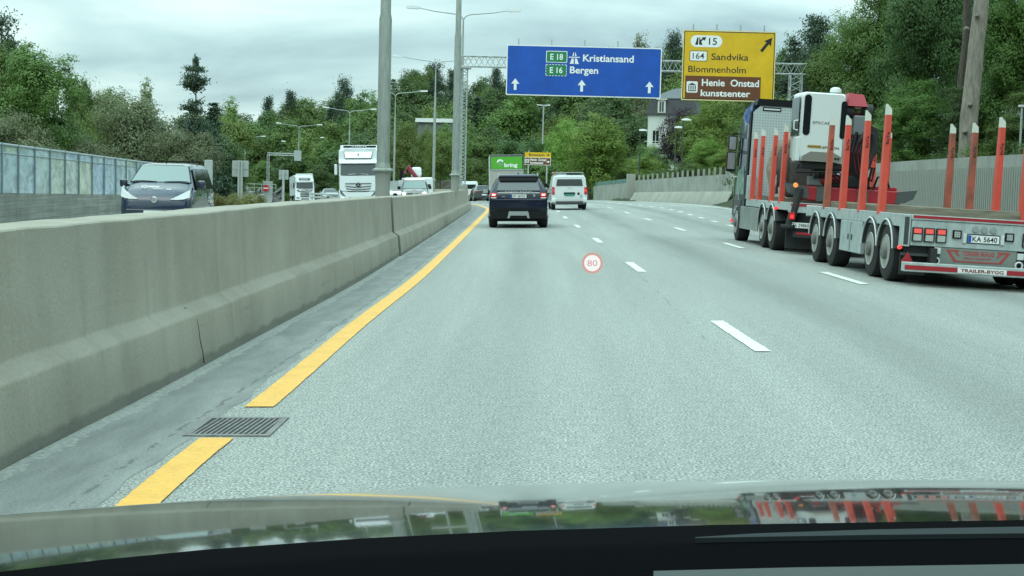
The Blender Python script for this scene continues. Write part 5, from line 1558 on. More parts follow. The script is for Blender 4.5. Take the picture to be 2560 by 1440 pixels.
def white_lorry():
    Y = 92.5
    t = place('lorry', 'white oncoming lorry with a star on its slatted grille, partly behind the thick pole', 'lorry', X(898, Y, 440), Y, True, yaw=R(2.0))
    W = 1.22
    off = mat('dark_trim_grey', (.05, .055, .056), .5)  # plain dark grey of slots and panel lines
    lt = mat('white_lorry_paint', (.66, .71, .71), .28, coat=.8)
    k = MB(); k.loft([[(-W, -.30, .45), (W, -.30, .45), (W, -.30, 3.0), (W, -.50, 3.55), (-W, -.50, 3.55), (-W, -.30, 3.0)],
                      [(-W, -2.2, .45), (W, -2.2, .45), (W, -2.2, 3.0), (W, -2.2, 3.75), (-W, -2.2, 3.75), (-W, -2.2, 3.0)]]); k.put('cab', lt, t, 25)
    k = MB(); k.loft([[(-1.16, .0, 1.05), (1.16, .0, 1.05), (1.14, -.05, 1.98), (-1.14, -.05, 1.98)], [(-1.22, -.32, .9), (1.22, -.32, .9), (1.22, -.32, 2.05), (-1.22, -.32, 2.05)]]); k.put('front_panel', lt, t, 30)
    pol(t, 'windscreen', mat('lorry_windscreen', (.035, .045, .045), .05, spec=.9), [(-1.10, -.10, 2.02), (1.10, -.10, 2.02), (1.06, -.24, 2.72), (-1.06, -.24, 2.72)], (0, .03, 0))
    k = MB(); k.loft([[(-1.18, -.02, 2.76), (1.18, -.02, 2.76), (1.18, -.10, 2.98), (-1.18, -.10, 2.98)], [(-1.2, -.3, 2.74), (1.2, -.3, 2.74), (1.2, -.3, 3.02), (-1.2, -.3, 3.02)]]); k.put('sun_visor', lt, t)
    pol(t, 'roof_panel_line', off, [(-.82, -.24, 3.06), (.82, -.24, 3.06), (.90, -.44, 3.52), (-.90, -.44, 3.52)], (0, .02, 0))
    pol(t, 'roof_panel', lt, [(-.79, -.225, 3.09), (.79, -.225, 3.09), (.875, -.425, 3.50), (-.875, -.425, 3.50)], (0, .02, 0))
    MB().lathe([(-.3, .04), (-.18, .04)], (0, 0, 3.33), 'Y', 10).put('camera_eye', M_BLACK, t)
    for i, (z, wd) in enumerate(((1.50, .82), (1.345, .80), (1.19, .76), (1.035, .70), (.90, .58))):
        g = MB(); g.poly([(-wd, .012, z + .02), (-.18, .012, z - .045), (.18, .012, z - .045), (wd, .012, z + .02), (wd, .012, z - .03), (.18, .012, z - .10), (-.18, .012, z - .10), (-wd, .012, z - .03)], (0, .012, 0)) if i else g.box(-wd, wd, .012, .024, z - .03, z + .02)
        g.put('grille_slot', off, t)
    MB().lathe([(.02, .17), (.05, .17)], (0, 0, 1.40), 'Y', 28).put('emblem_disc', M_BLACK, t)
    q = MB()
    for i in range(3):
        a = R(90 + 120 * i)
        q.poly([(.145 * math.cos(a), .052, 1.40 + .145 * math.sin(a)), (.03 * math.cos(a + 1.05), .052, 1.40 + .03 * math.sin(a + 1.05)), (0, .052, 1.40), (.03 * math.cos(a - 1.05), .052, 1.40 + .03 * math.sin(a - 1.05))], (0, .008, 0))
    for i in range(24):
        a0, a1 = R(i * 15), R(i * 15 + 15); q.poly([(r * math.cos(a), .052, 1.40 + r * math.sin(a)) for r, a in ((.140, a0), (.168, a0), (.168, a1), (.140, a1))], (0, .008, 0))
    q.put('emblem_star', M_CHROME, t)
    k = MB(); k.loft([[(-1.10, .08, .42), (1.10, .08, .42), (1.20, .05, .95), (-1.20, .05, .95)], [(-1.24, -.3, .40), (1.24, -.3, .40), (1.24, -.3, 1.1), (-1.24, -.3, 1.1)]]); k.put('bumper', lt, t, 25)
    pol(t, 'lower_intake', M_BLACK, [(-.66, .085, .40), (.66, .085, .40), (.56, .075, .64), (-.56, .075, .64)], (0, .02, 0))
    for s in (-1, 1):
        pol(t, 'headlamp', mat('grey_lens', (.30, .33, .33), .15, spec=.8), [(s * .80, .06, .72), (s * 1.12, .04, .86), (s * 1.14, .02, 1.10), (s * 1.05, .05, .82 + .06)], (0, .03, 0))
        pol(t, 'headlamp_edge', off, [(s * .78, .055, .70), (s * 1.16, .03, .80), (s * 1.16, .03, 1.14), (s * 1.12, .03, 1.12)], (0, .02, 0))
        bx(t, 'fog_lamp', M_HEADLIT, s * .98 - .08, s * .98 + .08, .06, .10, .50, .60, .01)
        mm = bx(t, 'mirror', M_WHITE, s * 1.42 - .09, s * 1.42 + .09, -.55, -.35, 2.05, 2.72, .04)
        bx(t, 'mirror_arm', M_BLACK, s * 1.30 - .1, s * 1.30 + .1, -.45, -.40, 2.68, 2.74); bx(t, 'mirror_arm', M_BLACK, s * 1.30 - .1, s * 1.30 + .1, -.45, -.40, 2.05, 2.10)
        wheel(t, s * 1.05, -1.4, .5, .3, s)
        MB().tube([(s * .62, -.07, 2.06), (s * .15, -.10, 2.12)], .014, 5).put('wiper', M_LAMP, t)
        bx(t, 'side_window', M_GLASS, s * 1.222, s * 1.228, -.5, -1.3, 1.95, 2.6)
    k = bx(t, 'trailer_box', mat('white_trailer', (.60, .64, .63), .5), -1.29, 1.29, -2.5, -14, 1.1, 3.90, .02)
    u_ = bx(t, 'cooling_unit', M_WHITE, -1.25, 1.25, -2.15, -2.5, 2.9, 3.95, .03)
    bx(u_, 'vent', M_BLACK, -1.0, 1.05, -2.13, -2.149, 3.80, 3.92)
    text('C A R R I E R', .95, .055, (.05, -2.125, 3.86), M_SWHITE, u_, Matrix.Rotation(math.pi, 3, 'Z'), .03)
    for yy in (-9.5, -10.8, -12.1):
        for s in (-1, 1): wheel(t, s * 1.08, yy, .5, .34, s)
    plate(t, '', 0, .10, .47, blue=False, facing=1)
white_lorry()

def grey_lorry():
    Y = 194
    t = place('lorry', 'white cabbed oncoming lorry with grey trailer, far off behind the narrow sign back', 'lorry', X(763, Y, 480), Y, True, yaw=R(11))
    W = 1.24; off = mat('dark_trim_grey', (.05, .055, .056), .5)  # off: the same plain dark grey for slots, lamps and mirrors
    k = MB(); k.loft([[(-W, -.05, .45), (W, -.05, .45), (W, -.05, 2.05), (W * .97, -.25, 3.0), (W * .9, -.6, 3.5), (-W * .9, -.6, 3.5), (-W * .97, -.25, 3.0), (-W, -.05, 2.05)],
                      [(-W, -2.1, .45), (W, -2.1, .45), (W, -2.1, 2.0), (W, -2.1, 3.0), (W, -2.1, 3.7), (-W, -2.1, 3.7), (-W, -2.1, 3.0), (-W, -2.1, 2.0)]]); k.put('cab', M_WHITE, t, 30)
    pol(t, 'windscreen', M_GLASS, [(-1.08, -.06, 2.02), (1.08, -.06, 2.02), (1.02, -.22, 2.72), (-1.02, -.22, 2.72)], (0, .04, 0))
    bx(t, 'visor', M_WHITE, -1.15, 1.15, -.25, .02, 2.75, 2.98, .03)
    bx(t, 'lit_name_box', off, -.70, .70, -.30, -.10, 3.05, 3.28); text('SCANIA', 1.0, .12, (0, -.095, 3.165), M_SWHITE, t, Matrix.Rotation(math.pi, 3, 'Z'), .03)
    for z in (1.62, 1.36, 1.14, .92): bx(t, 'grille_slot', off, -.58, .58, -.04, .02, z - .055, z + .055)
    bx(t, 'lower_slot', off, -.5, .5, -.04, .02, .55, .66)
    for s in (-1, 1):
        pol(t, 'headlamp', off, [(s * .60, .0, 1.52), (s * 1.0, .0, 1.66), (s * 1.0, .0, 1.84), (s * .62, .0, 1.64)], (0, .03, 0))
        bx(t, 'fog_lamp', off, s * .9 - .2, s * .9 + .2, -.03, .02, .70, .80)
        bx(t, 'mirror', off, s * 1.40 - .1, s * 1.40 + .1, -.5, -.3, 1.95, 2.7, .03)
        wheel(t, s * 1.05, -1.4, .5, .3, s)
    MB().box(-1.1, 1.1, -.9, -.8, 3.72, 3.92).put('roof_deflector', M_WHITE, t)
    bx(t, 'trailer_box', mat('pale_grey_trailer', (.42, .46, .45), .6, var=.1, vscale=.5), -1.28, 1.28, -2.5, -15.5, 1.1, 3.75, .02)
    sd = mat('trailer_marking', (.16, .18, .18), .6)
    pol(t, 'trailer_emblem', sd, [(1.283, -8.2, 1.7), (1.283, -9.6, 2.5), (1.283, -8.9, 3.0), (1.283, -7.4, 2.2)], (.006, 0, 0))
    pol(t, 'trailer_emblem', sd, [(1.283, -10.6, 2.0), (1.283, -11.6, 2.0), (1.283, -11.6, 2.7), (1.283, -10.6, 2.7)], (.006, 0, 0))
    for yy in (-4.0, -11.5, -12.8, -14):
        for s in (-1, 1): wheel(t, s * 1.08, yy, .5, .34, s)
grey_lorry()

def grey_caddy():
    Y = 97
    t = place('van', 'small grey oncoming van with white roof and lit headlamps, right of the thick pole', 'van', X(1036.5, Y, 480), Y, True, yaw=R(2))
    g = mat('mid_grey_paint', (.16, .17, .165), .3, coat=.8)
    st = [(0, .76, .80, .60, .35, .74, .86), (-.12, .86, .88, .74, .25, .86, 1.0), (-.8, .895, .895, .80, .22, .98, 1.13), (-1.5, .895, .895, .70, .22, 1.02, 1.70), (-1.75, .895, .895, .70, .22, 1.02, 1.80), (-4.3, .895, .895, .70, .22, 1.02, 1.80), (-4.4, .86, .86, .66, .3, 1.0, 1.7)]
    body(st, g, t)
    pol(t, 'windscreen', mat('windscreen_glass', (.21, .29, .275), .06), [(-.76, -.86, 1.16), (.76, -.86, 1.16), (.66, -1.46, 1.64), (-.66, -1.46, 1.64)], (0, .013, .02))
    pol(t, 'roof_front', M_WHITE, [(-.68, -1.50, 1.70), (.68, -1.50, 1.70), (.64, -1.80, 1.83), (-.64, -1.80, 1.83)], (0, .013, .02))
    bx(t, 'roof', M_WHITE, -.64, .64, -1.78, -4.2, 1.795, 1.85, .02)
    for s in (-1, 1):
        h = pol(t, 'headlamp', M_LENS, [(s * .50, .0, .74), (s * .80, -.08, .76), (s * .84, -.16, .95), (s * .56, -.03, .90)], (0, .04, .01))
        MB().lathe([(.02, .085), (.06, .085)], (s * .68, 0, .84), 'Y', 14).put('lit_bulb', M_HEADLIT, h)
        bx(t, 'mirror', M_BLACK, s * 1.02 - .10, s * 1.02 + .10, -1.0, -.9, 1.12, 1.32, .03)
        for yy in (-.9, -3.6): wheel(t, s * .81, yy, .32, .2, s)
        pol(t, 'side_window', M_GLASS, [(s * .885, -1.1, 1.10), (s * .885, -2.1, 1.10), (s * .75, -2.1, 1.6), (s * .75, -1.5, 1.6)], (s * .016, 0, .005))
    k = MB(); k.poly([(-.50, .0, .84), (.50, .0, .84), (.42, .0, .76), (-.42, .0, .76)], (0, .02, 0)); k.put('grille', M_BLACK, t)
    MB().lathe([(.0, .07), (.03, .07)], (0, 0, .80), 'Y', 18).put('emblem', M_CHROME, t)
    pol(t, 'bonnet_sticker', mat('pink_sticker', (.6, .38, .33), .5), [(-.12, -.42, 1.075), (.12, -.42, 1.075), (.10, -.55, 1.10), (-.10, -.55, 1.10)], (0, 0, .012))
    plate(t, '', 0, .02, .5, blue=False, facing=1)
grey_caddy()

def crane_lorry():
    Y = 106
    t = place('flatbed_lorry', 'white flatbed lorry with a folded dark red crane, behind the small grey oncoming van', 'lorry', base_x(Y) - 2.75, Y, True, yaw=R(13))
    dr = mat('dark_red_paint', (.20, .012, .022), .4)
    bx(t, 'cab', M_WHITE, -1.0, 1.0, 0, -1.9, .6, 1.95, .1)
    pol(t, 'windscreen', M_GLASS, [(-.85, .0, 1.25), (.85, .0, 1.25), (.8, -.05, 1.8), (-.8, -.05, 1.8)], (0, .02, 0))
    bx(t, 'flatbed', M_LAMP, -1.15, 1.15, -2.0, -6.5, 1.0, 1.25); 
    bx(t, 'side_board', M_WHITE, -1.2, -1.15, -2.0, -6.5, 1.0, 1.75); bx(t, 'side_board', M_WHITE, 1.15, 1.2, -2.0, -6.5, 1.0, 1.75)
    bx(t, 'headboard', M_WHITE, -1.2, 1.2, -1.95, -2.0, 1.0, 1.78)
    MB().tube([(.65, -2.3, 2.3), (.45, -2.3, 2.75), (-.35, -2.3, 1.75)], [.12, .20, .14], 8).put('crane_arm', dr, t)
    MB().tube([(.9, -2.3, 1.2), (.9, -2.3, 2.55)], .16, 8).put('crane_column', M_BLACK, t)
    bx(t, 'crane_cover', M_WHITE, -.6, .1, -2.4, -3.2, 2.0, 2.72, .15)
    for s in (-1, 1):
        for yy in (-1.0, -5.2): wheel(t, s * .98, yy, .42, .28, s)
        bx(t, 'headlamp', M_LENS, s * .85 - .15, s * .85 + .15, 0, .03, .8, .95)
crane_lorry()

def far_oncoming(u, Y, m, label, roof=1.45, lit=False, yaw=None):
    t = place('car', label, 'car', X(u, Y, 480), Y, True, yaw)
    st = [(0, .74, .78, .58, .35, .68, .76), (-.12, .86, .88, .72, .22, .78, .88), (-1.0, .9, .89, .78, .2, .9, 1.0), (-1.75, .9, .89, .62, .2, .92, roof - .04), (-3.0, .9, .89, .62, .2, .92, roof), (-4.0, .9, .88, .66, .22, .92, 1.05 if roof < 1.6 else roof - .05), (-4.4, .8, .8, .6, .35, .85, .95 if roof < 1.6 else roof - .2)]
    body(st, m, t)
    pol(t, 'windscreen', M_GLASS, [(-.72, -1.06, 1.01), (.72, -1.06, 1.01), (.60, -1.72, roof - .08), (-.60, -1.72, roof - .08)], (0, .012, .02))
    pol(t, 'grille', M_BLACK, [(-.5, .0, .62), (.5, .0, .62), (.46, .0, .5), (-.46, .0, .5)], (0, .02, 0))
    for s in (-1, 1):
        pol(t, 'headlamp', M_HEADLIT if lit else M_LENS, [(s * .48, -.02, .62), (s * .80, -.10, .64), (s * .82, -.16, .76), (s * .52, -.05, .72)], (0, .05, .01))
        for yy in (-.85, -3.5): wheel(t, s * .80, yy, .32, .2, s)
        bx(t, 'mirror', m, s * 1.0 - .09, s * 1.0 + .09, -1.25, -1.15, .98, 1.12, .02)
M_SILV = mat('silver_car_paint', (.42, .45, .45), .3, .3, coat=.6)
far_oncoming(665, 203, M_WHITE, 'white oncoming car with lit headlamps, under the no entry sign', lit=True)
far_oncoming(636, 214, M_WHITE, 'white boxy van following the white car near the no entry sign', roof=2.0)
far_oncoming(829, 150, M_SILV, 'silver oncoming car behind the guard rail, left of the white lorry')
far_oncoming(987, 113, M_WHITE, 'white oncoming car half hidden between the thick pole and the small grey van', lit=True)

# ------------------------------------------------------------------ timber truck and trailer
M_TGREY = mat('pale_grey_truck_paint', (.41, .47, .46), .45, var=.24, vscale=4.5, coat=.2, stretch=(1.6, 1.6, .7))
M_TDARK = mat('chassis_black', (.020, .022, .022), .7)
M_MUD = mat('mudguard_grey', (.045, .055, .055), .5)
M_STAKE = mat('orange_red_stake', (.66, .082, .052), .45, var=.12, vscale=3)
M_STAKEW = mat('worn_orange_stake', (.36, .075, .040), .6, var=.6, vscale=2.2, dark=(.10, .06, .045))
M_TIP = mat('stake_tip', (.62, .64, .55), .6)
M_WOOD = mat('weathered_beam', (.24, .22, .165), .9, var=.45, vscale=4, stretch=(.6, 5, 5))
M_RSTRIPE = mat('red_reflector_tape', (.36, .02, .03), .4)
M_TRED = mat('crane_red', (.36, .018, .026), .45, var=.35, vscale=2)
M_RIM = mat('pale_truck_rim', (.37, .38, .34), .5, .2, .2, 4)
TX, TY = 7.30, 22.9
def truck_wheel(t, x, y, r, s):
    w_ = wheel(t, x, y, r, .34, s, M_RIM)
    k = MB()
    for i in range(8):
        a = i * math.pi / 4
        k.lathe([(-s * .04, .018), (s * .0, .016)], (x + s * .17, y + .24 * r * 1.35 * math.cos(a), r + .24 * r * 1.35 * math.sin(a)), 'X', 6)
    k.put('wheel_nut', M_GALV, w_)
    MB().lathe([(-s * .02, .13), (s * .05, .12), (s * .07, .07)], (x + s * .17, y, r), 'X', 18).put('hub', mat('dirty_hub', (.16, .165, .15), .6, var=.4, vscale=9), w_, 40)
def mudguard(t, x0, x1, y, r, R_, a0=8, a1=172, edge=True):
    k = MB(); rings = []
    for i in range(13):
        a = R(a0 + (a1 - a0) * i / 12)
        c, s = math.cos(a), math.sin(a)
        rings.append([(x0, y + R_ * c, r + R_ * s), (x1, y + R_ * c, r + R_ * s), (x1, y + (R_ + .025) * c, r + (R_ + .025) * s), (x0, y + (R_ + .025) * c, r + (R_ + .025) * s)])
    k.loft(rings); g = k.put('mudguard', M_MUD, t, 40)
    if edge:
        k = MB(); k.tube([(x0 - .012, y + (R_ + .012) * math.cos(R(a0 + (a1 - a0) * i / 12)), r + (R_ + .012) * math.sin(R(a0 + (a1 - a0) * i / 12))) for i in range(13)], .014, 5)
        k.put('edge_strip', M_LAMP, g)
def stake(t, x, y, z0, h, worn=False, tx='ExTe'):
    m = M_STAKEW if worn else M_STAKE
    k = MB(); k.loft([[(x - .055, y - .085, z0), (x + .055, y - .085, z0), (x + .055, y + .085, z0), (x - .055, y + .085, z0)],
                      [(x - .042, y - .07, z0 + h - .16), (x + .042, y - .07, z0 + h - .16), (x + .042, y + .07, z0 + h - .16), (x - .042, y + .07, z0 + h - .16)]])
    o = k.put('stake', m, t)
    k = MB(); zt = z0 + h
    k.loft([[(x - .042, y - .069, zt - .16), (x + .042, y - .069, zt - .16), (x + .042, y + .069, zt - .16), (x - .042, y + .069, zt - .16)],
            [(x - .04, y - .065, zt + .02), (x + .036, y - .065, zt - .06), (x + .036, y + .065, zt - .06), (x - .04, y + .065, zt + .02)]])
    k.put('stake_tip', M_TIP, o)
    Mv = Matrix.Rotation(-math.pi / 2, 3, 'Y')
    text(tx, .20, .045, (x, y - .083, z0 + h * .70), M_SBLACK, o, Mv, .02)
    return o

def trailer():
    t = place('timber_trailer', 'pale grey flat timber trailer with orange red stakes, red and white bumper and four axles', 'trailer', TX, TY, yaw=0)
    L = 7.6
    for s in (-1, 1):
        MB().box(s * 1.25 - (.06 if s > 0 else 0), s * 1.25 + (.06 if s < 0 else 0), .02, L, .90, 1.10, .008).put('side_beam', M_TGREY, t)
    bx(t, 'deck', mat('dirty_deck', (.16, .165, .15), .8, var=.4, vscale=2), -1.19, 1.19, .03, L - .02, 1.02, 1.07)
    bx(t, 'front_beam', M_TGREY, -1.25, 1.25, L, L + .08, .88, 1.11, .01)
    # back panel with lamps, plate and board
    bx(t, 'rear_panel', M_TGREY, -1.14, 1.27, -.03, .02, .62, 1.015, .01)
    bx(t, 'corner_post', M_TGREY, -1.27, -1.15, -.02, .2, .60, 1.10, .01)
    bx(t, 'corner_channel', M_MUD, -1.25, -1.18, -.025, -.0205, .63, 1.06)
    bx(t, 'top_rail', M_TGREY, -1.15, 1.27, -.045, .02, 1.02, 1.10, .006)
    bx(t, 'red_tape', M_RSTRIPE, -1.13, 1.26, -.049, -.0455, 1.045, 1.088)
    pale = mat('pale_lamp_lens', (.42, .45, .42), .3)
    for x in (-1.05, -.865, -.68, .66, .845, 1.03):
        h = bx(t, 'tail_lamp', M_TDARK, x - .085, x + .085, -.06, -.0305, .685, .905, .012)
        bx(h, 'red_lens', M_TAILDIM, x - .058, x + .058, -.068, -.0605, .815, .885)
        bx(h, 'clear_lens', pale, x - .06, x + .06, -.068, -.0605, .70, .795)
    for x, z in ((-.437, .83), (.375, .83)):
        h = bx(t, 'work_lamp', M_BLACK, x - .07, x + .07, -.06, -.0305, z - .065, z + .065, .008)
        q = MB()
        for i in range(3):
            for j in range(3): q.box(x - .045 + i * .031, x - .018 + i * .031, -.066, -.0605, z - .045 + j * .031, z - .018 + j * .031)
        q.put('lens', pale, h)
    for x in (-.156, -.02, .118): MB().lathe([(-.055, .05), (-.03, .055)], (x, 0, .925), 'Y', 18).put('round_lamp', mat('grey_lens', (.30, .33, .33), .15, spec=.8), t)
    plate(t, 'KA 5640', -.02, -.031, .775, .48, .115)
    bx(t, 'plate_frame', M_MUD, -.275, .235, -.0345, -.0305, .70, .85)
    for x in (-.315, .272): bx(t, 'plate_lamp', M_LAMP, x - .025, x + .025, -.06, -.0305, .70, .85, .01)
    bx(t, 'under_frame', M_TDARK, -1.0, 1.0, .05, L - .2, .55, .90)
    bx(t, 'cross_member', M_MUD, -1.26, -.66, -.01, .05, .46, .50); bx(t, 'dark_panel', M_TDARK, -1.2, 1.2, .06, .10, .34, .62)
    bx(t, 'name_board', mat('grey_rubber_board', (.20, .23, .21), .7), -.68, .52, -.02, .0, .325, .615, .005)
    dred = mat('faded_red_lettering', (.40, .06, .05), .6)
    text('TORGER SKAUG', .50, .07, (-.08, -.0225, .545), dred, t, bold=.03)
    text('SPESIALTRANSPORT', .44, .032, (-.08, -.0225, .47), dred, t, bold=.02)
    for s in (-1, 1):
        c = -.08
        q = MB(); w_ = .028
        q.poly([(c + s * .50, -.0215, .59), (c + s * .30, -.0215, .59), (c + s * .30, -.0215, .565), (c + s * .46, -.0215, .565)], (0, -.003, 0))
        q.poly([(c + s * .50, -.0215, .588), (c + s * .455, -.0215, .588), (c + s * .33, -.0215, .43), (c + s * .37, -.0215, .41)], (0, -.0035, 0))
        q.poly([(c + s * .40, -.0215, .59), (c + s * .36, -.0215, .588), (c + s * .28, -.0215, .50), (c + s * .31, -.0215, .50)], (0, -.0032, 0))
        q.put('board_chevron', dred, t)
    bx(t, 'board_line', dred, -.08 - .36, -.08 + .36, -.0235, -.0215, .405, .425)
    MB().lathe([(-.05, .028), (.0, .034)], (-1.30, .0, .58), 'Y', 14).put('marker_lamp', M_REDLIT, t)
    bx(t, 'marker_arm', M_BLACK, -1.32, -1.18, .0, .03, .55, .61)
    pol(t, 'warning_triangle', M_RSTRIPE, [(-1.27, -.03, .36), (-1.08, -.03, .36), (-1.175, -.03, .52)], (0, -.012, 0))
    for x, z in ((-.72, .56), (.57, .54)): bx(t, 'square_lamp', M_LAMP, x - .05, x + .05, -.06, -.02, z - .05, z + .05, .008)
    for x in (-.74, .55): MB().tube([(x + .055 * math.cos(R(a)), -.06, .40 + .055 * math.sin(R(a))) for a in range(0, 361, 30)], .016, 6).put('tow_eye', M_LAMP, t)
    # underrun bumper with tape and maker's lettering
    b = bx(t, 'bumper', M_TGREY, -1.29, 1.29, -.28, -.14, .225, .37, .012)
    for a, c in ((-1.27, -.46), (.30, 1.27)): bx(b, 'red_tape', M_RSTRIPE, a, c, -.285, -.2805, .255, .325)
    bx(b, 'white_tape', M_SWHITE, -.455, .295, -.285, -.2805, .25, .33)
    text('TRAILER-BYGG', .66, .052, (-.08, -.287, .289), mat('maroon_lettering', (.22, .03, .04), .5), b, bold=.035)
    for s in (-1, 1): bx(t, 'bumper_bracket', M_TDARK, s * .8 - .05, s * .8 + .05, -.15, .08, .26, .6)
    bx(t, 'mud_flap', M_TDARK, -1.26, -.85, .06, .09, .16, .5); bx(t, 'mud_flap', M_TDARK, .85, 1.26, .06, .09, .16, .5)
    for yy in (1.0, 2.05, 5.15, 6.55):
        for s in (-1, 1): truck_wheel(t, s * 1.085, yy, .47, s)
        mudguard(t, -1.275, -.9, yy, .47, .515); mudguard(t, 1.275, .9, yy, .47, .515, edge=False)
    bx(t, 'axle', M_TDARK, -.95, .95, .9, 6.6, .38, .5)
    q = bx(t, 'tool_box', M_TGREY, -1.25, -.55, 2.75, 4.40, .34, .90, .015)
    bx(q, 'door_gap', M_TDARK, -1.2535, -1.2505, 3.56, 3.585, .36, .88)
    for yy in (3.45, 3.72): bx(q, 'latch', M_TDARK, -1.262, -1.251, yy - .02, yy + .02, .56, .66)
    for yy in (1.75, 3.15, 4.65, 6.05):
        rnd = random.Random(int(yy * 9))
        MB().box(-1.14, 1.14, yy - .10, yy + .10, 1.072, 1.072 + .135 + rnd.uniform(0, .02), .012).put('timber_beam', M_WOOD, t)
    for i, (yy, h) in enumerate(((1.70, 1.80), (3.10, 1.76), (4.60, 1.74), (6.00, 1.79))):
        stake(t, -1.20, yy, 1.06, h, worn=(i == 3))
        stake(t, 1.15, yy, 1.06, h + (.03, .02, .0, -.02)[i], worn=i in (2, 3))
    MB().tube([(0, L, .62), (0, L + 2.2, .60)], .07, 8).put('drawbar', M_TDARK, t)
trailer()

def timber_truck():
    t = place('timber_truck', 'dark blue timber truck with dimpled grey headboard, orange red stakes and white crane cabin', 'truck', TX, TY, yaw=0)
    y0 = 9.7
    for s in (-1, 1): MB().box(s * 1.25 - (.06 if s > 0 else 0), s * 1.25 + (.06 if s < 0 else 0), y0, 15.6, .96, 1.14, .008).put('side_beam', M_TGREY, t)
    bx(t, 'deck', mat('dirty_deck', (.16, .165, .15), .8), -1.19, 1.19, y0 + .02, 15.6, 1.06, 1.12)
    bx(t, 'rear_beam', M_TGREY, -1.25, 1.25, y0 - .06, y0, .92, 1.14, .008)
    bx(t, 'red_tape', M_RSTRIPE, -1.20, .9, y0 - .066, y0 - .061, 1.06, 1.12)
    bx(t, 'under_frame', M_TDARK, -.75, .75, y0, 17.6, .50, .96)
    bx(t, 'rear_underrun', M_TDARK, -1.1, 1.0, y0 - .1, y0 + .05, .38, .50)
    bx(t, 'mud_flap', M_TDARK, -1.22, -.3, y0 + .2, y0 + .24, .12, .60); bx(t, 'mud_flap', M_TDARK, .6, 1.25, y0 + .2, y0 + .24, .14, .55)
    bx(t, 'red_tape', M_RSTRIPE, -1.05, -.2, y0 - .106, y0 - .101, .44, .49)
    plate(t, 'TS 29860', -.98, y0 - .07, .645, .46, .115)
    for x in (-1.17, -.62): 
        h = bx(t, 'tail_lamp', M_RED, x - .06, x + .06, y0 - .12, y0 - .065, .76, .92, .01); bx(h, 'lit_lens', M_REDLIT, x - .04, x + .04, y0 - .126, y0 - .1205, .79, .87)
    for x, yy, z in ((-1.29, 11.0, .98), (-1.31, 17.5, .52), (-.42, y0 - .1, .72)): MB().lathe([(-.04, .035), (.0, .04)], (x, yy, z), 'Y', 12).put('marker_lamp', M_REDLIT, t)
    for yy in (11.6, 12.85):
        for s in (-1, 1): truck_wheel(t, s * 1.085, yy, .50, s)
        mudguard(t, -1.275, -.9, yy, .50, .55, 20, 160); mudguard(t, 1.275, .9, yy, .5, .55, 20, 160, edge=False)
    for s in (-1, 1): truck_wheel(t, s * 1.085, 17.0, .50, s)
    bx(t, 'side_skirt', mat('polished_skirt', (.36, .41, .40), .28, .65, .3, 3), -1.262, -1.235, 13.5, 16.35, .36, .94, .01)
    bx(t, 'side_skirt', M_MUD, 1.235, 1.262, 13.5, 16.35, .36, .94, .01)
    # cab
    cb = mat('dark_blue_cab_paint', (.012, .022, .060), .28, coat=.8)
    k = MB()
    k.loft([[(-1.25, 15.9, .75), (1.25, 15.9, .75), (1.25, 15.9, 3.10), (1.18, 15.9, 3.62), (-1.18, 15.9, 3.62), (-1.25, 15.9, 3.10)],
            [(-1.25, 17.4, .55), (1.25, 17.4, .55), (1.25, 17.4, 3.05), (1.15, 17.4, 3.55), (-1.15, 17.4, 3.55), (-1.25, 17.4, 3.05)],
            [(-1.22, 18.15, .40), (1.22, 18.15, .40), (1.20, 18.0, 2.9), (1.05, 17.9, 3.30), (-1.05, 17.9, 3.30), (-1.20, 18.0, 2.9)]])
    c = k.put('cab', cb, t, 30)
    bx(t, 'front_arch', M_MUD, -1.268, -1.24, 16.4, 17.65, .95, 1.12, .02)
    pol(t, 'side_window', M_GLASS, [(-1.256, 16.9, 2.0), (-1.256, 17.7, 2.0), (-1.245, 17.55, 2.75), (-1.256, 16.9, 2.75)], (-.008, 0, 0))
    pol(t, 'cab_graphic', mat('pale_green_graphic', (.22, .34, .26), .4, var=.7, vscale=4, dark=(.02, .04, .06)), [(-1.258, 16.0, 1.25), (-1.258, 17.5, 1.25), (-1.258, 17.2, 1.85), (-1.258, 16.3, 2.0)], (-.005, 0, 0))
    # headboard: raised dimples in rows on a pale panel
    q = NT('dimpled_plate'); o = q.n('TexCoord').outputs['Object']; sx = q.n('SeparateXYZ'); q.l(o, sx.inputs[0])
    fx = q.math('SUBTRACT', q.math('FRACT', q.math('MULTIPLY', sx.outputs[0], 14)), .5); fz = q.math('SUBTRACT', q.math('FRACT', q.math('MULTIPLY', sx.outputs[2], 14)), .5)
    dd = q.math('ADD', q.math('MULTIPLY', fx, fx), q.math('MULTIPLY', fz, fz))
    q.l(q.ramp(dd, (.04, (.32, .37, .37)), (.12, (.45, .51, .505))), q.b.inputs['Base Color']); q.b.inputs['Roughness'].default_value = .42
    q.bump(q.ramp(dd, (.0, 0.0), (.12, 1.0)), .4, .01)
    hb = MB(); hb.poly([(-1.21, 15.62, 1.15), (1.21, 15.62, 1.15), (1.21, 15.62, 3.38), (1.0, 15.62, 3.60), (-1.0, 15.62, 3.60), (-1.21, 15.62, 3.38)], (0, .06, 0)); hb = hb.put('headboard', q.m, t)
    bx(hb, 'slot_frame', M_BLACK, -.98, -.50, 15.612, 15.6195, 3.43, 3.53, .01); bx(hb, 'slot', M_LAMP, -.95, -.53, 15.606, 15.6115, 3.46, 3.50)
    bx(hb, 'dark_slot', M_BLACK, -.30, .25, 15.612, 15.6195, 2.75, 2.87)
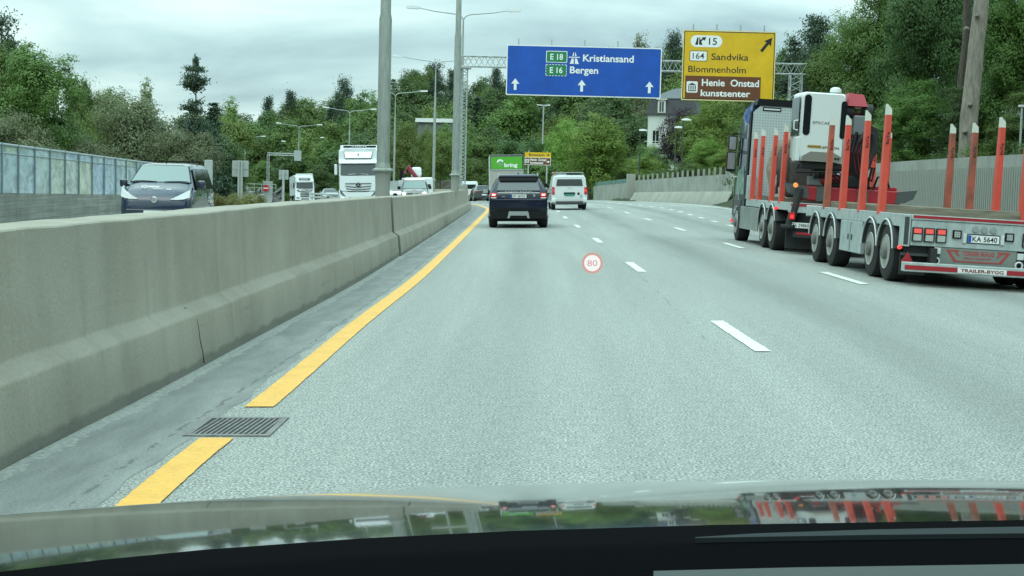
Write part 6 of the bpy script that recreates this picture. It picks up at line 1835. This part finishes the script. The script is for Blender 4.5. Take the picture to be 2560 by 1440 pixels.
    k = MB(); k.loft([[(-1.15, 15.60, 3.56), (1.15, 15.60, 3.56), (1.10, 15.60, 3.74), (-1.10, 15.60, 3.74)], [(-1.18, 16.6, 3.6), (1.18, 16.6, 3.6), (1.1, 16.6, 3.70), (-1.1, 16.6, 3.70)]]); k.put('roof_lip', M_BLACK, t)
    bx(t, 'cab_side_edge', M_BLACK, -1.26, -1.215, 15.63, 15.9, 1.12, 3.4)
    bx(t, 'corner_box', M_TGREY, -1.27, -1.05, 15.35, 15.6, 1.14, 1.75, .015)
    m1 = bx(t, 'mirror', M_BLACK, -1.52, -1.30, 17.55, 17.70, 2.42, 2.82, .03); bx(m1, 'mirror_glass', M_CHROME, -1.50, -1.32, 17.544, 17.5495, 2.45, 2.79)
    m2 = bx(t, 'mirror', M_BLACK, -1.54, -1.30, 17.55, 17.70, 1.85, 2.40, .03); bx(m2, 'mirror_glass', M_CHROME, -1.52, -1.32, 17.544, 17.5495, 1.92, 2.36)
    MB().tube([(-1.22, 17.6, 2.88), (-1.38, 17.62, 2.90), (-1.42, 17.62, 2.80)], .025, 6).put('mirror_arm', M_BLACK, t)
    MB().tube([(-1.48, 17.6, 1.84), (-1.3, 17.6, 1.70), (-1.24, 17.6, 1.72)], .025, 6).put('mirror_arm', M_LAMP, t)
    for i, (yy, h) in enumerate(((15.0, 1.74), (13.9, 1.78), (12.15, 1.74), (10.85, 1.78))):
        stake(t, -1.20, yy, 1.10, h); stake(t, 1.15, yy, 1.10, h)
        MB().box(-1.14, 1.14, yy - .09, yy + .09, 1.122, 1.24, .012).put('timber_beam', M_WOOD, t)
    # folded grapple and bent boom lying behind the headboard
    dk = mat('greasy_brown_steel', (.055, .048, .040), .6, var=.5, vscale=4)
    tan = mat('worn_tan_steel', (.26, .22, .17), .6, var=.5, vscale=4)
    MB().tube([(-0.96, 13.2, 1.3), (-1.06, 13.2, 1.9), (-0.92, 13.2, 2.4), (-0.62, 13.2, 2.62), (-0.34, 13.2, 2.5)], [.10, .14, .20, .22, .18], 10).put('grapple_arm', tan, t, 50)
    MB().tube([(-0.44, 13.0, 1.2), (-0.79, 13.0, 1.7), (-0.74, 13.0, 2.2), (-0.39, 13.0, 2.45)], [.16, .26, .26, .16], 10).put('grapple_jaw', dk, t, 50)
    bx(t, 'grapple_block', dk, -.75, .45, 12.7, 13.5, 1.25, 2.2, .12)
    MB().tube([(-1.06, 12.9, 1.2), (-0.96, 12.9, 1.75), (-0.68, 12.9, 2.25)], .04, 6).put('grapple_rod', M_GALV, t)
    for i in range(4): MB().tube([(.1 - .12 * i, 12.3, 2.3), (.0 - .10 * i, 12.2, 1.7), (.12 - .12 * i, 12.3, 1.2)], .022, 5).put('hose', M_BLACK, t)
    # crane: outrigger beam, leg, column, folded knuckle, operator's cabin
    cy = y0 + .35
    bx(t, 'outrigger_beam', M_TRED, -.95, 1.22, cy - .28, cy + .25, 1.20, 1.52, .03)
    for x in (-.50, .40): bx(t, 'beam_cover', mat('grey_cover', (.07, .08, .078), .6), x - .14, x + .10, cy - .30, cy - .281, 1.20, 1.52)
    for s, x in ((-1, -1.0), (1, 1.30)):
        k = MB(); k.poly([(x, cy - .3, 1.26), (x + s * .20, cy - .3, 1.36), (x + s * .28, cy - .3, 1.56), (x + s * .06, cy - .3, 1.53), (x - s * .16, cy - .3, 1.50), (x - s * .2, cy - .3, 1.24)], (0, .5, 0)); k.put('outrigger_flap', mat('grey_cover', (.07, .08, .078), .6), t)
    MB().tube([(-1.02, cy - .35, 1.46), (-1.10, cy - .35, 1.05), (-1.20, cy - .35, .62)], [.085, .10, .09], 12).put('support_leg', M_TDARK, t)
    MB().lathe([(.0, .10), (.05, .17), (.10, .16)], (-1.22, cy - .35, .55), 'Z', 16).put('support_foot', M_TDARK, t)
    MB().lathe([(-.03, .05), (.0, .055)], (-1.14, cy - .46, 1.52), 'Y', 12).put('amber_lamp', mat('amber_lamp', (.65, .22, .05), .3, emit=(1, .35, .08, .6)), t)
    bx(t, 'turntable', M_TDARK, -.30, .55, cy - .2, cy + .5, 1.52, 1.80, .05)
    MB().tube([(-.55, cy - .15, 1.66), (-.15, cy - .2, 1.72)], .09, 12).put('slew_cylinder', M_TRED, t)
    bx(t, 'valve_block', mat('grey_cover2', (.16, .18, .185), .4), -.80, -.52, cy - .2, cy + .1, 1.54, 1.74, .02)
    for i in range(5): MB().tube([(-.72 + .05 * i, cy - .22, 1.70), (-.62 + .09 * i, cy - .36, 1.80 + .03 * i), (-.3 + .09 * i, cy - .3, 1.62)], .016, 5).put('hose', M_BLACK, t)
    MB().tube([(-.7, cy - .1, 1.92), (.2, cy - .1, 1.95)], .06, 8).put('cross_tube', M_TDARK, t)
    k = MB(); k.loft([[(.02, cy, 1.6), (.42, cy, 1.6), (.42, cy + .45, 1.6), (.02, cy + .45, 1.6)], [(.05, cy, 3.2), (.32, cy, 3.2), (.32, cy + .4, 3.2), (.05, cy + .4, 3.2)]]); k.put('crane_column', mat('crane_column_red', (.38, .016, .03), .4), t)
    k = MB(); k.loft([[(-.10, cy - .35, 3.32), (.34, cy - .35, 3.32), (.34, cy + .5, 3.32), (-.10, cy + .5, 3.32)], [(-.08, cy - .30, 3.60), (.24, cy - .30, 3.58), (.24, cy + .5, 3.58), (-.08, cy + .5, 3.60)]]); k.put('crane_knuckle', mat('pink_red_cover', (.48, .07, .09), .45), t)
    for x in (-.03, .38): MB().lathe([(-.10, .17), (.10, .17)], (x, cy - .12, 3.22), 'X', 18).put('pivot', M_TDARK, t, 40)
    bx(t, 'knuckle_block', mat('grey_cover2', (.16, .18, .185), .4, var=.4, vscale=3), .05, .42, cy - .38, cy - .1, 2.68, 3.12, .03)
    k = MB(); k.poly([(.36, cy - .1, 3.0), (.66, cy - .1, 2.85), (.70, cy - .1, 2.35), (.52, cy - .1, 2.1), (.40, cy - .1, 2.3)], (0, .35, 0)); k.put('boom_side', M_TDARK, t)
    for i, (a, b, r_) in enumerate(((.12, .40, .035), (.20, .50, .03), (.05, .34, .03), (.28, .56, .025))):
        MB().tube([(a, cy - .42, 2.75 - .05 * i), (a - .10, cy - .52, 2.3), (a, cy - .5, 1.85), (b - .05, cy - .48, 1.7), (b, cy - .45, 2.0)], r_, 7).put('hose', M_BLACK, t)
    MB().tube([(.15, cy - .42, 2.5), (.28, cy - .5, 2.75), (.45, cy - .5, 2.72), (.52, cy - .45, 2.4), (.42, cy - .45, 2.0), (.25, cy - .4, 1.75)], .05, 8).put('hose', M_TDARK, t, 60)
    MB().tube([(.60, cy - .3, 1.55), (.68, cy - .3, 1.80), (.85, cy - .3, 1.82), (.95, cy - .3, 1.58)], .025, 6).put('hose', M_BLACK, t)
    bx(t, 'stake_holder', M_TRED, .55, 1.15, cy - .2, cy + .2, 1.52, 1.60, .02)
    # cabin
    cw = mat('cabin_white', (.66, .69, .67), .35, coat=.5)
    cyb = cy - .50
    def sec(y, x0, x1, z0, z1, r=.16):
        pts = []
        for cx_, cz_, a0 in ((x1 - r, z1 - r, 0), (x0 + r, z1 - r, 90)):
            for k_ in range(6): a = R(a0 + 18 * k_); pts.append((cx_ + r * math.cos(a), y, cz_ + r * math.sin(a)))
        pts += [(x0, y, z0 + .1), (x0 + .08, y, z0), (x1 - .08, y, z0), (x1, y, z0 + .1)]
        return pts
    k = MB(); k.loft([sec(cyb + .04, -1.14, -.16, 2.08, 3.56, .12), sec(cyb, -1.10, -.20, 2.09, 3.53, .09), sec(cyb + .05, -1.13, -.17, 2.06, 3.56, .09), sec(cyb + 1.05, -1.13, -.17, 2.06, 3.58, .09)][1:]); cab = k.put('crane_cabin', cw, t, 40)
    MB().lathe([(0, .13), (.07, .12), (.11, .06)], (-.36, cyb + .3, 3.60), 'Z', 18).put('beacon', cw, cab, 40)
    def slot(name, x0, x1, z0, z1, y, m):
        pts = []; cx_, rx_ = (x0 + x1) / 2, (x1 - x0) / 2
        for i in range(13): a = R(180 - 15 * i); pts.append((cx_ + rx_ * math.cos(a), y, z1 - rx_ + rx_ * 1.0 * math.sin(a)))
        for i in range(13): a = R(-15 * i); pts.append((cx_ + rx_ * math.cos(a), y, z0 + rx_ + rx_ * math.sin(a)))
        MB().poly(pts, (0, -.01, 0)).put(name, m, cab)
    slot('rear_window', -1.085, -.93, 2.62, 3.50, cyb - .002, M_GLASS)
    slot('rear_window', -.275, -.15, 2.58, 3.40, cyb - .002, M_GLASS)
    bx(cab, 'door_window', M_GLASS, -1.172, -1.161, cyb + .10, cyb + .95, 2.60, 3.45, .004)
    MB().tube([(-1.17, cyb + .1, 2.72), (-1.26, cyb + .1, 2.74), (-1.26, cyb + .1, 2.92), (-1.17, cyb + .1, 2.94)], .016, 6).put('grab_handle', cw, cab)
    bx(cab, 'lower_door', cw, -1.20, -1.10, cyb + .02, cyb + .4, 2.05, 2.58, .02)
    text('EPSCAB', .38, .06, (-.68, cyb - .004, 2.90), M_SBLACK, cab, bold=.0)
    rect('maker_badge', mat('gold_label', (.42, .27, .06), .5), cab, -.80, 2.38, .32, .065, cyb - .001, .004, .03)
    text('PALFINGER', .27, .032, (-.80, cyb - .0065, 2.38), M_SBLACK, cab)
    text('EPSILON', .36, .055, (-.44, cyb - .004, 2.37), M_SBLACK, cab, bold=.02)
    k = MB(); k.poly([(-1.06, cyb - .002, 2.06), (-.20, cyb - .002, 2.06), (-.20, cyb - .002, 2.18), (-.38, cyb - .002, 2.27), (-.88, cyb - .002, 2.27), (-1.06, cyb - .002, 2.16)], (0, -.03, 0)); k.put('curved_skirt', mat('warm_grey_skirt', (.20, .19, .165), .6), cab)
    for x in (-.33, -.27): MB().lathe([(-.04, .025), (-.03, .027)], (x, cyb, 2.14), 'Y', 10).put('port', M_BLACK, cab)
    bx(t, 'cabin_base', M_TDARK, -1.05, -.15, cyb + .1, cyb + .9, 1.90, 2.05, .03)
    MB().tube([(-1.1, cyb + .05, 1.98), (-1.15, cyb + .05, 1.80), (-.2, cyb + .05, 1.86)], .025, 6).put('step_rail', M_BLACK, t)
timber_truck()

# ------------------------------------------------------------------ the car the picture is taken from
def own_car():
    t = thing('own_car', 'glossy dark bonnet and black dashboard of the car carrying the viewer', 'car', (EYE * math.sin(ROLL), 0, EYE * (1 - math.cos(ROLL))), (0, -ROLL, 0))
    hp = NT('dark_bonnet_paint')
    hp.b.inputs['Base Color'].default_value = (.010, .012, .016, 1); hp.b.inputs['Roughness'].default_value = .10
    hp.b.inputs['Specular IOR Level'].default_value = .5; hp.b.inputs['Coat Weight'].default_value = 1; hp.b.inputs['Coat Roughness'].default_value = .035
    XC = .50
    def hz(x, y):
        x_ = x
        def zz(y): return 1.131 + .11 * (2.15 - y) - .055 * ((y - 1.78) ** 2 - .1369)
        z = zz(y) if y > 1.35 else zz(1.35) + .063 * (1.35 - y)
        if y > 2.16: z -= 1.6 * (y - 2.16) ** 2
        dx = abs(x - XC)
        z += .024 - .034 * dx * dx
        if dx > 1.25: z -= 1.6 * (dx - 1.25) ** 2
        return z
    ys = [1.0 + i * .03 for i in range(50)] + [2.5 + .04 * i for i in range(6)]
    xs_ = [XC - 1.47 + i * .035 for i in range(85)]
    o = sheet('bonnet', [[(x, y, hz(x, y)) for x in xs_] for y in ys], hp.m, t)
    sd = o.modifiers.new('thickness', 'SOLIDIFY'); sd.thickness = .02; sd.offset = -1
    # dashboard: matt black slab with a curved front edge, a paler strip on top
    dm = mat('dash_black', (.0012, .0014, .002), .9, spec=.02)
    edge = [(-200, 1462), (0, 1441), (250, 1411), (500, 1386), (900, 1357), (1280, 1338), (1800, 1322), (2560, 1310), (2800, 1308)]
    zt = 1.410; pts = []
    def at(u, v, z):
        y = (EYE - z) * F_PX / (v - 450); return Vector(((u - 1280) / F_PX * y, y, z))
    rowA = [at(u, v, zt) for u, v in edge]
    rows = [[p + Vector((0, .02, -.05)) for p in rowA], [p + Vector((0, .005, -.012)) for p in rowA], rowA, [p + Vector((0, -.06, .004)) for p in rowA], [Vector((p.x * 1.1, .50, zt - .01)) for p in rowA], [Vector((p.x * 1.2, .30, zt - .06)) for p in rowA]]
    sheet('dashboard', rows, dm, t)
    vm = mat('dash_strip_grey', (.026, .034, .036), .8, spec=.15)
    k = MB(); z2 = zt + .006
    e1 = [(1745, 1354), (1900, 1344), (2200, 1334), (2560, 1327), (2760, 1324)]; e2 = [(1745, 1356), (1900, 1353), (2200, 1348), (2560, 1344), (2760, 1343)]
    k.poly([at(u, v, z2) for u, v in e1] + [at(u, v, z2) for u, v in e2[::-1]], (0, 0, -.004)); k.put('pale_strip', vm, t)
    k = MB(); k.poly([at(u, v, z2) for u, v in ((1640, 1441), (2000, 1432), (2600, 1423), (2600, 1475), (1640, 1475))], (0, 0, -.004)); k.put('dash_pad', mat('dash_pad_grey', (.075, .088, .086), .8, spec=.15), t)
    # unseen roof, doors and cabin back round the camera, added to shade the dashboard
    trim = mat('cabin_trim_black', (.012, .013, .015), .8)
    k = MB(); rr = []
    for y, z in ((.30, 1.80), (.05, 1.90), (-.6, 1.95), (-1.6, 1.90), (-2.4, 1.62), (-2.6, 1.0), (-2.6, .35)):
        rr.append([(XC - .72, y, z - .09), (XC - .60, y, z - .02), (XC - .2, y, z), (XC + .2, y, z), (XC + .60, y, z - .02), (XC + .72, y, z - .09)])
    o = sheet('roof', rr, trim, t); sd = o.modifiers.new('thickness', 'SOLIDIFY'); sd.thickness = .04; sd.offset = 1
    for s in (-1, 1):
        bx(t, 'door', trim, XC + s * .86 - .04, XC + s * .86 + .04, -2.6, .95, .35, 1.14, .02)
        MB().tube([(XC + s * .86, 1.05, 1.14), (XC + s * .80, .70, 1.45), (XC + s * .70, .30, 1.74)], .035, 8).put('pillar', trim, t)
        MB().tube([(XC + s * .86, -.45, 1.14), (XC + s * .72, -.50, 1.80)], .05, 8).put('pillar', trim, t)
    bx(t, 'floor', trim, XC - .86, XC + .86, -2.6, 1.0, .30, .36)
    # speed sign thrown on the windscreen by the head-up display
    d = Vector(((1481 - 1280) / F_PX, 1, -(657.5 - 450) / F_PX)); y = .95; c = Vector((d.x * y, y, EYE + d.z * y)); k_ = y / F_PX
    def disc(r0, r1, dy, m, name):
        q = MB(); n = 40
        a = [R(i * 360 / n) for i in range(n)]
        if r0 == 0: q.b.faces.new([q.b.verts.new(c + Vector((r1 * math.cos(x), dy, r1 * math.sin(x)))) for x in a])
        else:
            i_ = [q.b.verts.new(c + Vector((r0 * math.cos(x), dy, r0 * math.sin(x)))) for x in a]; o_ = [q.b.verts.new(c + Vector((r1 * math.cos(x), dy, r1 * math.sin(x)))) for x in a]
            for j in range(n): q.b.faces.new((i_[j], i_[(j + 1) % n], o_[(j + 1) % n], o_[j]))
        return q.put(name, m, h or t)
    h = None
    h = disc(0, 21 * k_, 0, mat('display_white', (0, 0, 0), 1, spec=0, emit=(.84, .88, .87, 1)), 'head_up_display')
    disc(20.5 * k_, 26 * k_, -.0003, mat('display_red', (0, 0, 0), 1, spec=0, emit=(.64, .34, .30, 1)), 'red_ring')
    text('80', 25 * k_, 14.5 * k_, c + Vector((0, -.0006, 0)), mat('display_digit', (0, 0, 0), 1, spec=0, emit=(.60, .30, .31, 1)), h, bold=.0)
own_car()
